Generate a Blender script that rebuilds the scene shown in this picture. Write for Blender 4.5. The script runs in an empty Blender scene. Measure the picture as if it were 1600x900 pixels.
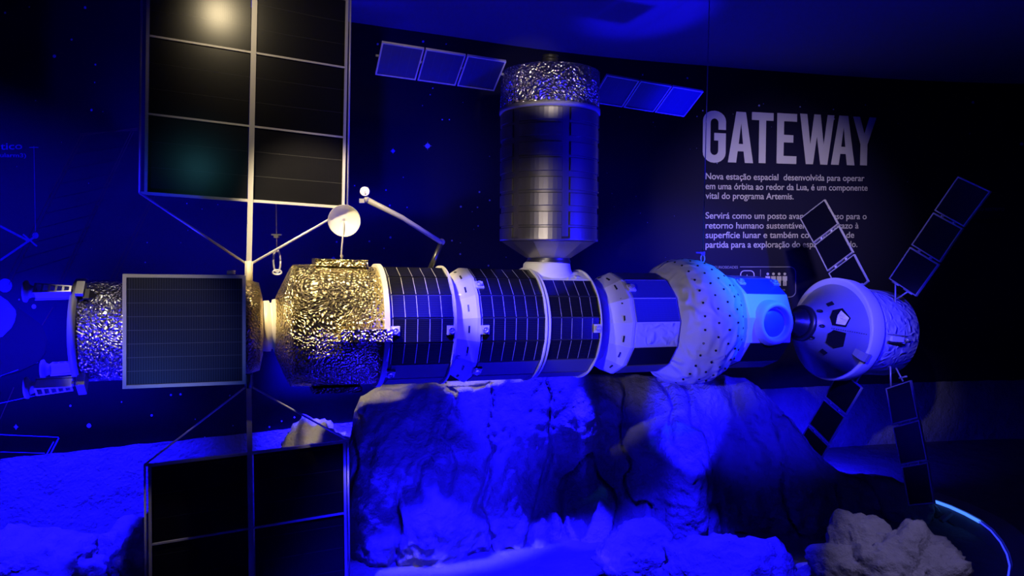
import bpy, math, random
from mathutils import Vector, Matrix, noise
random.seed(7)
SC = bpy.context.scene
COL = SC.collection
PI = math.pi
F = 1100.0            # focal length in pixels of a 1600x900 frame
PITCH = math.atan(50.0 / F)
EYE = Vector((0, 0, 1.6))

# ------------------------------------------------------------------ camera
cd = bpy.data.cameras.new('camera')
cd.sensor_width = 36.0
cd.lens = F / 1600.0 * 36.0
cam = bpy.data.objects.new('camera', cd)
cam.location = EYE
cam.rotation_euler = (PI / 2 - PITCH, 0, 0)
COL.objects.link(cam)
SC.camera = cam

# ------------------------------------------------------------------ world, exposure
SC.view_settings.view_transform = 'Standard'
SC.view_settings.look = 'None'
SC.view_settings.exposure = 0.0
SC.view_settings.gamma = 1.0
SC.view_settings.use_curve_mapping = False
w = bpy.data.worlds.new('dark_room')
SC.world = w
w.use_nodes = True
bgn = w.node_tree.nodes['Background']
bgn.inputs[0].default_value = (0.02, 0.02, 1.0, 1)
bgn.inputs[1].default_value = 0.025

# ------------------------------------------------------------------ lights (stage spots of the exhibition room, and fill spots added for single parts)
def spot(name, loc, aim, power, color, angle, blend=0.5, radius=0.05):
    l = bpy.data.lights.new(name, 'SPOT')
    l.energy = power
    l.color = color
    l.spot_size = math.radians(angle)
    l.spot_blend = blend
    l.shadow_soft_size = radius
    o = bpy.data.objects.new(name, l)
    o.location = loc
    o.rotation_euler = (Vector(aim) - Vector(loc)).to_track_quat('-Z', 'Y').to_euler()
    COL.objects.link(o)
    return o

WARM = (1.0, 0.80, 0.46)
WHITE = (1.0, 0.86, 0.70)
BLUE = (0.006, 0.003, 1.0)
CYAN = (0.02, 0.26, 1.0)
spot('spot_warm_key', (-1.05, 2.0, 2.98), (-0.78, 3.12, 1.62), 400, WARM, 29, 0.4, 0.04)
spot('fill_warm_panel', (-1.2, 0.9, 2.5), (-1.36, 2.75, 1.32), 60, WHITE, 17, 0.9, 0.04)  # no known source, added to lift the silver module and body panel
spot('spot_white_low', (-0.9, 0.6, 1.5), (0.75, 3.75, 1.24), 72, WHITE, 18, 0.6, 0.03)
spot('fill_white_cargo', (-0.5, 0.8, 1.45), (0.16, 3.5, 1.75), 70, WHITE, 16, 0.9, 0.03)  # added to brighten the cargo hull
spot('spot_white_foil', (0.25, 1.2, 2.2), (0.17, 3.4, 2.50), 130, WHITE, 13, 0.6, 0.03)
spot('spot_white_wall', (1.2, 1.6, 2.9), (2.08, 5.6, 1.78), 440, (0.82, 0.69, 1.0), 32, 1.0, 0.08)
spot('spot_cyan_habitat', (2.25, 2.9, 2.45), (1.25, 3.80, 1.42), 170, CYAN, 24, 1.0, 0.04)
spot('spot_blue_habitat', (2.1, 1.6, 2.1), (1.65, 3.95, 1.33), 1100, BLUE, 38, 0.8, 0.05)
spot('spot_blue_right_up', (1.6, 2.4, 0.5), (1.07, 3.75, 2.28), 1500, BLUE, 15, 0.7, 0.08)
spot('spot_blue_right', (2.7, 2.1, 0.9), (0.3, 3.5, 1.8), 900, BLUE, 30, 0.8, 0.08)
spot('spot_blue_left', (-2.1, 1.7, 0.3), (-1.86, 2.66, 1.08), 900, BLUE, 34, 0.8, 0.06)
spot('spot_blue_under', (-0.75, 3.42, 0.05), (-0.6, 3.25, 1.2), 32, BLUE, 150, 0.6, 0.08)
spot('spot_blue_under_middle', (0.35, 3.15, 0.05), (0.3, 3.5, 1.2), 60, BLUE, 130, 0.6, 0.08)
spot('spot_blue_ceiling', (-0.6, 4.2, 1.6), (-0.4, 4.0, 3.07), 60, BLUE, 165, 1.0, 0.3)
spot('spot_blue_ceiling_right', (1.1, 4.75, 1.6), (1.0, 4.4, 3.07), 65, BLUE, 165, 1.0, 0.3)
spot('spot_blue_mural', (-1.9, 2.6, 2.8), (-2.5, 3.55, 0.3), 3000, BLUE, 44, 0.7, 0.06)
spot('spot_blue_gap', (-0.80, 3.75, 2.1), (-1.17, 4.43, 0.78), 7000, BLUE, 32, 1.0, 0.05)
spot('fill_blue_cliff', (0.0, 2.3, 0.75), (-0.35, 4.0, 0.35), 280, BLUE, 44, 0.9, 0.08)  # added to light the left face of the cliff evenly
spot('fill_blue_column_a', (0.44, 4.22, 3.0), (0.41, 3.98, 0.42), 4500, BLUE, 7.5, 0.5, 0.03)  # added narrow beam that makes a lit column on the cliff
spot('fill_blue_column_b', (1.05, 2.7, 0.60), (1.04, 4.15, 0.60), 700, BLUE, 22, 0.5, 0.03)  # added low beam for the wider lit column
spot('fill_blue_low_rocks', (0.75, 2.3, 2.95), (0.8, 3.35, 0.1), 2500, BLUE, 26, 0.7, 0.04)  # added so the rocks at the cliff foot turn bright blue
spot('spot_blue_far_mural', (2.25, 4.95, 0.40), (2.3, 5.3, 0.0), 90, BLUE, 150, 1.0, 0.05)
spot('spot_warm_rock', (2.2, 1.4, 2.9), (1.68, 3.1, 0.12), 210, (0.40, 0.36, 1.0), 14, 0.7, 0.04)
spot('spot_warm_cap', (-0.9, 1.6, 2.2), (0.02, 3.25, 1.42), 90, WHITE, 17, 0.6, 0.03)
spot('spot_blue_floor', (0.1, 2.2, 2.9), (-0.2, 3.3, 0.0), 3600, BLUE, 36, 0.9, 0.06)
spot('fill_white_capsule', (0.3, 1.0, 2.3), (2.06, 4.1, 1.18), 110, (0.85, 0.75, 0.9), 12.5, 0.9, 0.03)  # added fill for the capsule's pale parts and window
spot('spot_warm_wing', (-0.87, 1.97, 2.98), (-0.95, 3.1, 2.4), 17, WARM, 56, 0.9, 0.05)
spot('glint_teal_wing', (-0.71, 1.12, 2.19), (-1.30, 2.99, 1.97), 1.2, (0.15, 0.75, 0.9), 20, 1.0, 0.05)  # small lamp added to make the teal glint on the upper wing
spot('fill_blue_print', (-2.0, 1.2, 2.6), (-2.7, 3.6, 1.75), 500, BLUE, 34, 1.0, 0.06)  # added to lift the dim print at the left of the wall
spot('fill_blue_ridge', (0.02, 4.34, 3.0), (0.02, 4.30, 0.8), 2000, BLUE, 24, 0.6, 0.03)  # added overhead to light the upper band of the cliff
spot('fill_warm_left', (-1.70, 2.1, 2.9), (-1.58, 2.68, 1.42), 60, WHITE, 11, 0.7, 0.04)  # separate lamp added for sparkle on top of the silver foil
spot('fill_warm_cargo_wing', (-0.55, 2.3, 2.98), (-0.40, 3.35, 2.6), 10, WARM, 26, 0.9, 0.04)  # small lamp added to give the cargo wing cream upper edges
spot('fill_teal_panel', (-1.15, 1.0, 0.55), (-1.26, 2.72, 1.24), 45, (0.05, 0.14, 1.0), 20, 1.0, 0.04)  # blue fill added to tint the body panel

# ------------------------------------------------------------------ picture point to world
def ray(px, py):
    u = (px - 800.0) / F
    v = -(py - 450.0) / F
    return Vector((u, math.cos(PITCH) + v * math.sin(PITCH), v * math.cos(PITCH) - math.sin(PITCH)))
def at_y(px, py, Y):
    d = ray(px, py)
    return EYE + d * (Y / d.y)
def at_h(px, py, h):
    d = ray(px, py)
    return EYE + d * ((h - EYE.z) / d.z)
def on_plane(px, py, p0, n):
    d = ray(px, py)
    return EYE + d * ((Vector(p0) - EYE).dot(n) / d.dot(n))
YAW = math.radians(21)
TA = math.tan(YAW)
AXD = Vector((math.cos(YAW), math.sin(YAW), 0))
TOW = Vector((math.sin(YAW), -math.cos(YAW), 0))   # square to the axis, towards the visitor
UP = Vector((0, 0, 1))
def sp(px, py, off=0.0):
    """point on the upright plane through the station axis, moved off metres to the visitor"""
    d = ray(px, py)
    return EYE + d * ((3.5 - off / math.cos(YAW)) / (d.y - TA * d.x))
def depth(p):
    return (p - EYE).dot(Vector((0, math.cos(PITCH), -math.sin(PITCH))))
AXY = [(30, 519), (118, 517), (405, 510), (430, 508), (600, 508), (780, 506), (930, 505), (1100, 502), (1187, 502), (1253, 505), (1299, 514), (1377, 520), (1500, 528)]
def yax(px):
    for (x0, y0), (x1, y1) in zip(AXY, AXY[1:]):
        if px <= x1:
            return y0 + (y1 - y0) * (px - x0) / (x1 - x0)
    return AXY[-1][1]
def ax(px):
    return sp(px, yax(px))
def rad(hp, px):
    return hp * depth(ax(px)) / F
def frame(p0, p1):
    x = (p1 - p0).normalized()
    y = UP.cross(x).normalized()
    z = x.cross(y)
    M = Matrix((x, y, z)).transposed().to_4x4()
    M.translation = p0
    return M
def axis_frame(a, b):
    pa, pb = ax(a), ax(b)
    return frame(pa, pb), (pb - pa).length

# ------------------------------------------------------------------ materials
def mat(name, col, rough=0.5, metal=0.0, spec=0.5, emit=None, strength=1.0):
    m = bpy.data.materials.new(name)
    m.use_nodes = True
    b = m.node_tree.nodes['Principled BSDF']
    b.inputs['Base Color'].default_value = (*col, 1)
    b.inputs['Roughness'].default_value = rough
    b.inputs['Metallic'].default_value = metal
    b.inputs['Specular IOR Level'].default_value = spec
    if emit:
        b.inputs['Emission Color'].default_value = (*emit, 1)
        b.inputs['Emission Strength'].default_value = strength
    return m
def N(m, t, **kw):
    n = m.node_tree.nodes.new(t)
    for k, v in kw.items():
        setattr(n, k, v)
    return n
def L(m, a, b):
    m.node_tree.links.new(a, b)
def bump_noise(m, scale=20.0, strength=0.3, dist=0.01, detail=6.0, kind='FBM', rough=0.6, distort=0.0, stretch=None):
    b = m.node_tree.nodes['Principled BSDF']
    tc = N(m, 'ShaderNodeTexCoord')
    src = tc.outputs['Object']
    if stretch:
        mp = N(m, 'ShaderNodeMapping')
        mp.inputs['Scale'].default_value = stretch
        L(m, src, mp.inputs[0])
        src = mp.outputs[0]
    nz = N(m, 'ShaderNodeTexNoise', noise_type=kind)
    nz.inputs['Scale'].default_value = scale
    nz.inputs['Detail'].default_value = detail
    nz.inputs['Roughness'].default_value = rough
    nz.inputs['Distortion'].default_value = distort
    L(m, src, nz.inputs['Vector'])
    bp = N(m, 'ShaderNodeBump')
    bp.inputs['Strength'].default_value = strength
    bp.inputs['Distance'].default_value = dist
    L(m, nz.outputs[0], bp.inputs['Height'])
    L(m, bp.outputs[0], b.inputs['Normal'])
    return nz
def foil(name, col, rough, s1, s2, strength, dist):
    """crinkled metallised film: thin creases from warped ridged noise over small cells"""
    m = mat(name, col, rough, 1.0)
    b = m.node_tree.nodes['Principled BSDF']
    tc = N(m, 'ShaderNodeTexCoord')
    nz = N(m, 'ShaderNodeTexNoise')
    nz.inputs['Scale'].default_value = s1 * 0.3
    nz.inputs['Detail'].default_value = 3.0
    L(m, tc.outputs['Object'], nz.inputs['Vector'])
    mx = N(m, 'ShaderNodeVectorMath', operation='MULTIPLY_ADD')
    mx.inputs[1].default_value = (0.08, 0.08, 0.08)
    L(m, nz.outputs['Color'], mx.inputs[0])
    L(m, tc.outputs['Object'], mx.inputs[2])
    v2 = N(m, 'ShaderNodeTexVoronoi', feature='F1')
    v2.inputs['Scale'].default_value = s2
    L(m, mx.outputs[0], v2.inputs['Vector'])
    n2 = N(m, 'ShaderNodeTexNoise', noise_type='RIDGED_MULTIFRACTAL')
    n2.inputs['Scale'].default_value = s1
    n2.inputs['Detail'].default_value = 2.5
    n2.inputs['Roughness'].default_value = 0.5
    L(m, mx.outputs[0], n2.inputs['Vector'])
    a2 = N(m, 'ShaderNodeMath', operation='MULTIPLY_ADD')
    a2.inputs[1].default_value = 0.5
    L(m, n2.outputs[0], a2.inputs[0])
    L(m, v2.outputs['Distance'], a2.inputs[2])
    bp = N(m, 'ShaderNodeBump')
    bp.inputs['Strength'].default_value = strength
    bp.inputs['Distance'].default_value = dist
    L(m, a2.outputs[0], bp.inputs['Height'])
    L(m, bp.outputs[0], b.inputs['Normal'])
    return m
def cells(name, base, line, fu, wu, fv, wv, rough=0.28, dots=None, au=0.3, av=1.0):
    """solar cells: fine grid lines across u (period fu, width wu) and bus lines across v, UV in metres"""
    m = mat(name, base, rough, 0.0, 0.55)
    b = m.node_tree.nodes['Principled BSDF']
    uv = N(m, 'ShaderNodeUVMap', uv_map='uv')
    sx = N(m, 'ShaderNodeSeparateXYZ')
    L(m, uv.outputs[0], sx.inputs[0])
    def stripe(out, period, width):
        d = N(m, 'ShaderNodeMath', operation='DIVIDE'); d.inputs[1].default_value = period
        L(m, out, d.inputs[0])
        f = N(m, 'ShaderNodeMath', operation='FRACT'); L(m, d.outputs[0], f.inputs[0])
        s = N(m, 'ShaderNodeMath', operation='LESS_THAN'); s.inputs[1].default_value = width / period
        L(m, f.outputs[0], s.inputs[0])
        return s.outputs[0]
    su = stripe(sx.outputs[0], fu, wu)
    sv = stripe(sx.outputs[1], fv, wv)
    amt = N(m, 'ShaderNodeMath', operation='MULTIPLY'); amt.inputs[1].default_value = au
    L(m, su, amt.inputs[0])
    mxm = N(m, 'ShaderNodeMath', operation='MAXIMUM')
    L(m, amt.outputs[0], mxm.inputs[0])
    if dots:
        sd = stripe(sx.outputs[0], dots, dots * 0.5)
        mu = N(m, 'ShaderNodeMath', operation='MULTIPLY')
        L(m, sv, mu.inputs[0]); L(m, sd, mu.inputs[1])
        sv = mu.outputs[0]
    am2 = N(m, 'ShaderNodeMath', operation='MULTIPLY'); am2.inputs[1].default_value = av
    L(m, sv, am2.inputs[0])
    L(m, am2.outputs[0], mxm.inputs[1])
    mc = N(m, 'ShaderNodeMix', data_type='RGBA')
    mc.inputs[6].default_value = (*base, 1)
    mc.inputs[7].default_value = (*line, 1)
    L(m, mxm.outputs[0], mc.inputs[0])
    L(m, mc.outputs[2], b.inputs['Base Color'])
    return m
def rock_mat(name, col):
    m = mat(name, col, 0.95, 0, 0.15)
    b = m.node_tree.nodes['Principled BSDF']
    tc = N(m, 'ShaderNodeTexCoord')
    n1 = N(m, 'ShaderNodeTexNoise'); n1.inputs['Scale'].default_value = 7; n1.inputs['Detail'].default_value = 10; n1.inputs['Roughness'].default_value = 0.62
    n2 = N(m, 'ShaderNodeTexNoise'); n2.inputs['Scale'].default_value = 60; n2.inputs['Detail'].default_value = 5
    L(m, tc.outputs['Object'], n1.inputs['Vector']); L(m, tc.outputs['Object'], n2.inputs['Vector'])
    ma = N(m, 'ShaderNodeMath', operation='MULTIPLY_ADD'); ma.inputs[1].default_value = 0.22
    L(m, n2.outputs[0], ma.inputs[0]); L(m, n1.outputs[0], ma.inputs[2])
    bp = N(m, 'ShaderNodeBump'); bp.inputs['Strength'].default_value = 0.8; bp.inputs['Distance'].default_value = 0.05
    L(m, ma.outputs[0], bp.inputs['Height']); L(m, bp.outputs[0], b.inputs['Normal'])
    cr = N(m, 'ShaderNodeMix', data_type='RGBA')
    cr.inputs[6].default_value = (col[0] * .6, col[1] * .6, col[2] * .6, 1)
    cr.inputs[7].default_value = (min(1, col[0] * 1.35), min(1, col[1] * 1.35), min(1, col[2] * 1.35), 1)
    L(m, n1.outputs[0], cr.inputs[0]); L(m, cr.outputs[2], b.inputs['Base Color'])
    return m

M = {}
M['white'] = mat('white_paint', (0.72, 0.70, 0.67), 0.45)
M['white_rough'] = mat('white_blanket', (0.70, 0.69, 0.67), 0.6); bump_noise(M['white_rough'], 22, 0.8, 0.025, 5, 'RIDGED_MULTIFRACTAL', 0.5, 0.6)
M['fabric'] = mat('white_inflatable_fabric', (0.74, 0.73, 0.72), 0.7); bump_noise(M['fabric'], 9, 0.8, 0.035, 5, 'RIDGED_MULTIFRACTAL', 0.45, 0.9)
M['cream'] = mat('cream_collar', (0.75, 0.68, 0.52), 0.4)
M['gold'] = foil('gold_foil', (0.85, 0.72, 0.36), 0.25, 30, 85, 1.0, 0.011)
M['silver'] = foil('silver_foil', (0.80, 0.76, 0.66), 0.24, 32, 85, 1.0, 0.011)
M['silver_fine'] = foil('fine_silver_foil', (0.82, 0.80, 0.78), 0.24, 42, 120, 1.0, 0.011)
M['dark_foil'] = foil('brown_foil', (0.42, 0.33, 0.17), 0.32, 34, 95, 1.0, 0.007)
M['hull'] = mat('grey_satin_metal', (0.30, 0.28, 0.27), 0.36, 0.85)
M['hull_plate'] = mat('grey_plate_metal', (0.34, 0.32, 0.31), 0.34, 0.85)
M['dark_metal'] = mat('dark_metal', (0.10, 0.095, 0.10), 0.35, 0.8)
M['rail'] = mat('pale_aluminium', (0.62, 0.60, 0.60), 0.40, 0.35)
M['grey'] = mat('grey_plastic', (0.25, 0.24, 0.25), 0.5)
M['seam'] = mat('dark_seam', (0.05, 0.05, 0.055), 0.6)
M['clad'] = mat('black_cladding', (0.03, 0.03, 0.045), 0.4)
M['bare_skin'] = mat('dull_grey_skin', (0.12, 0.12, 0.13), 0.5)
M['black'] = mat('black_plastic', (0.012, 0.012, 0.013), 0.4)
M['chrome'] = mat('chrome', (0.75, 0.74, 0.73), 0.35, 0.7)
M['bare'] = mat('brushed_capsule_metal', (0.55, 0.55, 0.57), 0.36, 0.65); bump_noise(M['bare'], 16, 0.12, 0.01, 3)
M['glass'] = mat('dark_window', (0.01, 0.01, 0.012), 0.08, 0.0, 0.8)
M['gold_glint'] = mat('window_glint', (0.92, 0.84, 0.62), 0.3, 0.3); bump_noise(M['gold_glint'], 60, 0.8, 0.01, 3)  # pale gold base colour stands in for a lamp's reflection
M['wing'] = cells('large_wing_cells', (0.004, 0.004, 0.006), (0.06, 0.06, 0.065), 0.0075, 0.0022, 0.105, 0.0022, 0.22, 0.0075, 0.12, 1.0)
M['wing_low'] = M['wing']
M['radiator'] = cells('body_panel_cells', (0.005, 0.008, 0.03), (0.10, 0.11, 0.16), 0.0088, 0.0030, 0.052, 0.0024, 0.35, None, 0.3, 0.8)
M['facet'] = cells('module_cells', (0.006, 0.006, 0.012), (0.55, 0.53, 0.48), 0.0545, 0.0022, 0.0085, 0.0012, 0.24, None, 0.9, 0.025)
M['bluecell'] = cells('airlock_cells', (0.05, 0.055, 0.30), (0.12, 0.13, 0.4), 0.02, 0.001, 0.01, 0.0006, 0.3)
M['smallcell'] = cells('small_wing_cells', (0.008, 0.010, 0.10), (0.14, 0.14, 0.22), 0.045, 0.0012, 0.2, 0.0005, 0.4)
M['orioncell'] = cells('capsule_wing_cells', (0.004, 0.004, 0.012), (0.02, 0.02, 0.03), 0.05, 0.0008, 0.05, 0.0005, 0.3)
M['wall'] = mat('night_sky_print', (0.011, 0.010, 0.045), 0.6, 0, 0.25)
M['ceiling'] = mat('painted_ceiling', (0.11, 0.11, 0.13), 0.9)

M['ink'] = mat('white_ink', (0.62, 0.60, 0.64), 0.6, 0, 0.2)
M['ink_dim'] = mat('pale_ink', (0.30, 0.29, 0.34), 0.6, 0, 0.2)
M['ink_blue'] = mat('blue_ink', (0.15, 0.16, 0.40), 0.6, 0, 0.2)
M['ink_brown'] = mat('brown_ink', (0.11, 0.06, 0.045), 0.6, 0, 0.2)
M['ink_dark'] = mat('dark_ink', (0.018, 0.016, 0.026), 0.6, 0, 0.2)
M['star'] = mat('star_ink', (0.32, 0.33, 0.62), 0.6, 0, 0.2)
M['mural'] = rock_mat('printed_lunar_ground', (0.30, 0.30, 0.31))
M['rock'] = rock_mat('moon_rock', (0.30, 0.285, 0.27))
M['floor'] = rock_mat('moon_sand_floor', (0.16, 0.155, 0.15))
M['kerb'] = mat('grey_kerb', (0.26, 0.25, 0.25), 0.6)
M['led'] = mat('blue_led', (0.1, 0.2, 0.6), 0.4, emit=(0.05, 0.18, 1.0), strength=1.8)
M['led_dim'] = mat('blue_led_tail', (0.05, 0.1, 0.6), 0.4, emit=(0.02, 0.03, 1.0), strength=2.0)
M['cable'] = mat('steel_cable', (0.25, 0.25, 0.26), 0.35, 0.9)

# ------------------------------------------------------------------ mesh builder
WM = {}
class MB:
    def __init__(s):
        s.v = []; s.f = []; s.uv = []; s.sm = []
    def add(s, vs, fs, smooth=False, uvs=None):
        n = len(s.v)
        s.v += [Vector(p) for p in vs]
        for i, f in enumerate(fs):
            s.f.append(tuple(n + k for k in f))
            s.uv.append(uvs[i] if uvs else [(0, 0)] * len(f))
            s.sm.append(smooth)
        return s
    def box(s, c, d, R=None):
        hx, hy, hz = d[0] / 2, d[1] / 2, d[2] / 2
        vs = [Vector((x, y, z)) for x in (-hx, hx) for y in (-hy, hy) for z in (-hz, hz)]
        if R is not None:
            vs = [R @ v for v in vs]
        c = Vector(c)
        return s.add([c + v for v in vs], [(0, 1, 3, 2), (4, 6, 7, 5), (0, 4, 5, 1), (2, 3, 7, 6), (0, 2, 6, 4), (1, 5, 7, 3)])
    def bar(s, p0, p1, wd, dp, side=None):
        p0, p1 = Vector(p0), Vector(p1)
        d = (p1 - p0).normalized()
        a = (Vector(side) if side is not None else (UP if abs(d.z) < .9 else Vector((1, 0, 0))))
        a = (a - d * a.dot(d)).normalized()
        b = d.cross(a)
        vs = []
        for p in (p0, p1):
            for i, j in ((-1, -1), (1, -1), (1, 1), (-1, 1)):
                vs.append(p + a * (i * wd / 2) + b * (j * dp / 2))
        return s.add(vs, [(0, 1, 5, 4), (1, 2, 6, 5), (2, 3, 7, 6), (3, 0, 4, 7), (3, 2, 1, 0), (4, 5, 6, 7)])
    def tube(s, pts, r, n=10, r1=None):
        pts = [Vector(p) for p in pts]
        k = len(pts)
        vs = []
        a = None
        for i, p in enumerate(pts):
            d = (pts[min(i + 1, k - 1)] - pts[max(i - 1, 0)]).normalized()
            if a is None:
                a = UP if abs(d.z) < .9 else Vector((1, 0, 0))
            a = (a - d * a.dot(d)).normalized()
            b = d.cross(a)
            rr = r if r1 is None else r + (r1 - r) * i / (k - 1)
            for j in range(n):
                t = 2 * PI * j / n
                vs.append(p + a * (rr * math.cos(t)) + b * (rr * math.sin(t)))
        fs = [(i * n + j, i * n + (j + 1) % n, (i + 1) * n + (j + 1) % n, (i + 1) * n + j) for i in range(k - 1) for j in range(n)]
        s.add(vs, fs, True)
        m = len(s.v) - len(vs)
        s.f.append(tuple(m + j for j in reversed(range(n)))); s.f.append(tuple(m + (k - 1) * n + j for j in range(n)))
        s.uv += [[(0, 0)] * n] * 2; s.sm += [False, False]
        return s
    def lathe(s, prof, n=64, smooth=True, phase=0.0, caps=True, R=None):
        """profile of (t, r) turned about local x; R is an optional matrix"""
        vs = []
        for t, r in prof:
            for j in range(n):
                a = phase + 2 * PI * j / n
                v = Vector((t, -r * math.cos(a), r * math.sin(a)))
                vs.append(R @ v if R is not None else v)
        k = len(prof)
        fs = [(i * n + j, (i + 1) * n + j, (i + 1) * n + (j + 1) % n, i * n + (j + 1) % n) for i in range(k - 1) for j in range(n)]
        m = len(s.v)
        s.add(vs, fs, smooth)
        if caps:
            for base, rev in ((0, False), ((k - 1) * n, True)):
                idx = [m + base + j for j in range(n)]
                s.f.append(tuple(reversed(idx)) if rev else tuple(idx)); s.uv.append([(0, 0)] * n); s.sm.append(False)
        return s
    def slab(s, c4, th, nrm=None):
        """thin slab on four corners (counter-clockwise seen from the front), UV in metres"""
        c4 = [Vector(p) for p in c4]
        n = (c4[1] - c4[0]).cross(c4[3] - c4[0]).normalized() if nrm is None else Vector(nrm)
        bk = [p - n * th for p in c4]
        wu = (c4[1] - c4[0]).length; hv = (c4[3] - c4[0]).length
        uv = [[(0, 0), (wu, 0), (wu, hv), (0, hv)]] + [[(.5, .5)] * 4] * 5
        return s.add(c4 + bk, [(0, 1, 2, 3), (7, 6, 5, 4), (0, 4, 5, 1), (1, 5, 6, 2), (2, 6, 7, 3), (3, 7, 4, 0)], False, uv)
    def ball(s, c, r, n=16, sc=(1, 1, 1)):
        vs = []; fs = []
        k = n // 2
        for i in range(k + 1):
            p = PI * i / k
            for j in range(n):
                q = 2 * PI * j / n
                vs.append(Vector(c) + Vector((r * sc[0] * math.sin(p) * math.cos(q), r * sc[1] * math.sin(p) * math.sin(q), r * sc[2] * math.cos(p))))
        for i in range(k):
            for j in range(n):
                fs.append((i * n + j, (i + 1) * n + j, (i + 1) * n + (j + 1) % n, i * n + (j + 1) % n))
        return s.add(vs, fs, True)
    def build(s, name, material, parent=None, Mx=None, kind=None):
        me = bpy.data.meshes.new(name)
        me.from_pydata([tuple(v) for v in s.v], [], s.f)
        lay = me.uv_layers.new(name='uv')
        k = 0
        for f, u in zip(s.f, s.uv):
            for c in u:
                lay.data[k].uv = c
                k += 1
        me.polygons.foreach_set('use_smooth', s.sm)
        me.materials.append(material)
        me.validate(); me.update()
        return put(name, me, parent, Mx, kind)
def put(name, data, parent=None, Mx=None, kind=None):
    o = bpy.data.objects.new(name, data)
    COL.objects.link(o)
    Mx = Mx.copy() if Mx is not None else (WM[parent.name].copy() if parent is not None else Matrix.Identity(4))
    if parent is not None:
        o.parent = parent
        o.matrix_local = WM[parent.name].inverted() @ Mx
    else:
        o.matrix_local = Mx
    WM[o.name] = Mx
    if kind:
        o['kind'] = kind
    return o
def thing(name, loc, label, cat, group=None):
    Mx = Matrix.Translation(loc)
    o = put(name, None, None, Mx)
    return tag(o, label, cat, group)
def tag(o, label, cat, group=None):
    o['label'] = label; o['category'] = cat
    if group:
        o['group'] = group
    return o
I4 = Matrix.Identity(4)

# ================================================================== the room
WP = [(-4.2, 2.75), (-3.4, 3.25), (-2.67, 3.672), (-1.8, 4.108), (-1.015, 4.5), (-0.432, 4.78), (0.185, 5.08), (0.8, 5.315), (1.489, 5.514), (2.061, 5.668), (2.95, 5.88), (3.85, 6.04), (4.7, 6.12), (5.8, 6.15)]
def catmull(P, sub):
    out = []
    for i in range(len(P) - 1):
        p0 = Vector(P[max(i - 1, 0)]); p1 = Vector(P[i]); p2 = Vector(P[i + 1]); p3 = Vector(P[min(i + 2, len(P) - 1)])
        for k in range(sub):
            t = k / sub
            out.append(0.5 * ((2 * p1) + (p2 - p0) * t + (2 * p0 - 5 * p1 + 4 * p2 - p3) * t * t + (3 * p1 - p0 - 3 * p2 + p3) * t ** 3))
    out.append(Vector(P[-1]))
    return out
WC = catmull(WP, 8)
WS = [0.0]
for a, b in zip(WC, WC[1:]):
    WS.append(WS[-1] + (b - a).length)
def wall_pt(s, h, off=0.0):
    i = 0
    while i < len(WS) - 2 and WS[i + 1] < s:
        i += 1
    t = (s - WS[i]) / (WS[i + 1] - WS[i])
    p = WC[i].lerp(WC[i + 1], t)
    d = (WC[i + 1] - WC[i]).normalized()
    return Vector((p.x + d.y * off, p.y - d.x * off, h))
def wall_hit(px, py):
    d = ray(px, py)
    for i in range(len(WC) - 1):
        a, b = WC[i], WC[i + 1]
        den = d.x * (b.y - a.y) - d.y * (b.x - a.x)
        if abs(den) < 1e-9:
            continue
        t = (a.x * (b.y - a.y) - a.y * (b.x - a.x)) / den
        q = Vector((d.x * t, d.y * t))
        k = (q - a).dot(b - a) / (b - a).length_squared
        if t > 0 and -1e-6 <= k <= 1 + 1e-6:
            return WS[i] + k * (WS[i + 1] - WS[i]), EYE.z + d.z * t
    raise ValueError('no wall')
CEIL = 3.07
mb = MB()
n = len(WC)
vs = [Vector((p.x, p.y, 0)) for p in WC] + [Vector((p.x, p.y, CEIL)) for p in WC]
vs += [Vector((p.x - (WC[min(i + 1, n - 1)] - WC[max(i - 1, 0)]).normalized().y * .1, p.y + (WC[min(i + 1, n - 1)] - WC[max(i - 1, 0)]).normalized().x * .1, h)) for h in (0, CEIL) for i, p in enumerate(WC)]
fs = []
for i in range(n - 1):
    fs += [(i, i + 1, n + i + 1, n + i), (2 * n + i + 1, 2 * n + i, 3 * n + i, 3 * n + i + 1), (n + i, n + i + 1, 3 * n + i + 1, 3 * n + i), (i + 1, i, 2 * n + i, 2 * n + i + 1)]
fs += [(0, n, 3 * n, 2 * n), (n - 1, 3 * n - 1, 4 * n - 1, 2 * n - 1)]
mb.add(vs, fs, True)
wall = mb.build('wall_back', M['wall'], None, I4, 'structure')
MB().box((0.8, 2.2, -0.05), (12, 9.6, 0.1)).build('floor', M['floor'], None, I4, 'structure')
MB().box((0.8, 2.2, CEIL + 0.05), (12, 9.6, 0.1)).build('ceiling', M['ceiling'], None, I4, 'structure')

# lower band of the wall print: the lunar ground with a ragged horizon
mb = MB(); vs = []; fs = []
K = 420
for i in range(K + 1):
    s = WS[-1] * i / K
    top = 0.535 + 0.006 * noise.noise(Vector((s * 9, 0, 0))) + 0.005 * abs(noise.noise(Vector((s * 34, 3, 0)))) - 0.02 * (s / WS[-1])
    for h in (0.001, top):
        vs.append(wall_pt(s, h, 0.004))
    for h in (0.001, top):
        vs.append(wall_pt(s, h, 0.0005))
for i in range(K):
    b, c = i * 4, i * 4 + 4
    fs += [(b, c, c + 1, b + 1), (b + 1, c + 1, c + 3, b + 3)]
mb.add(vs, fs, False)
mb.build('printed_lunar_ground', M['mural'], wall, I4, 'structure')

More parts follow.
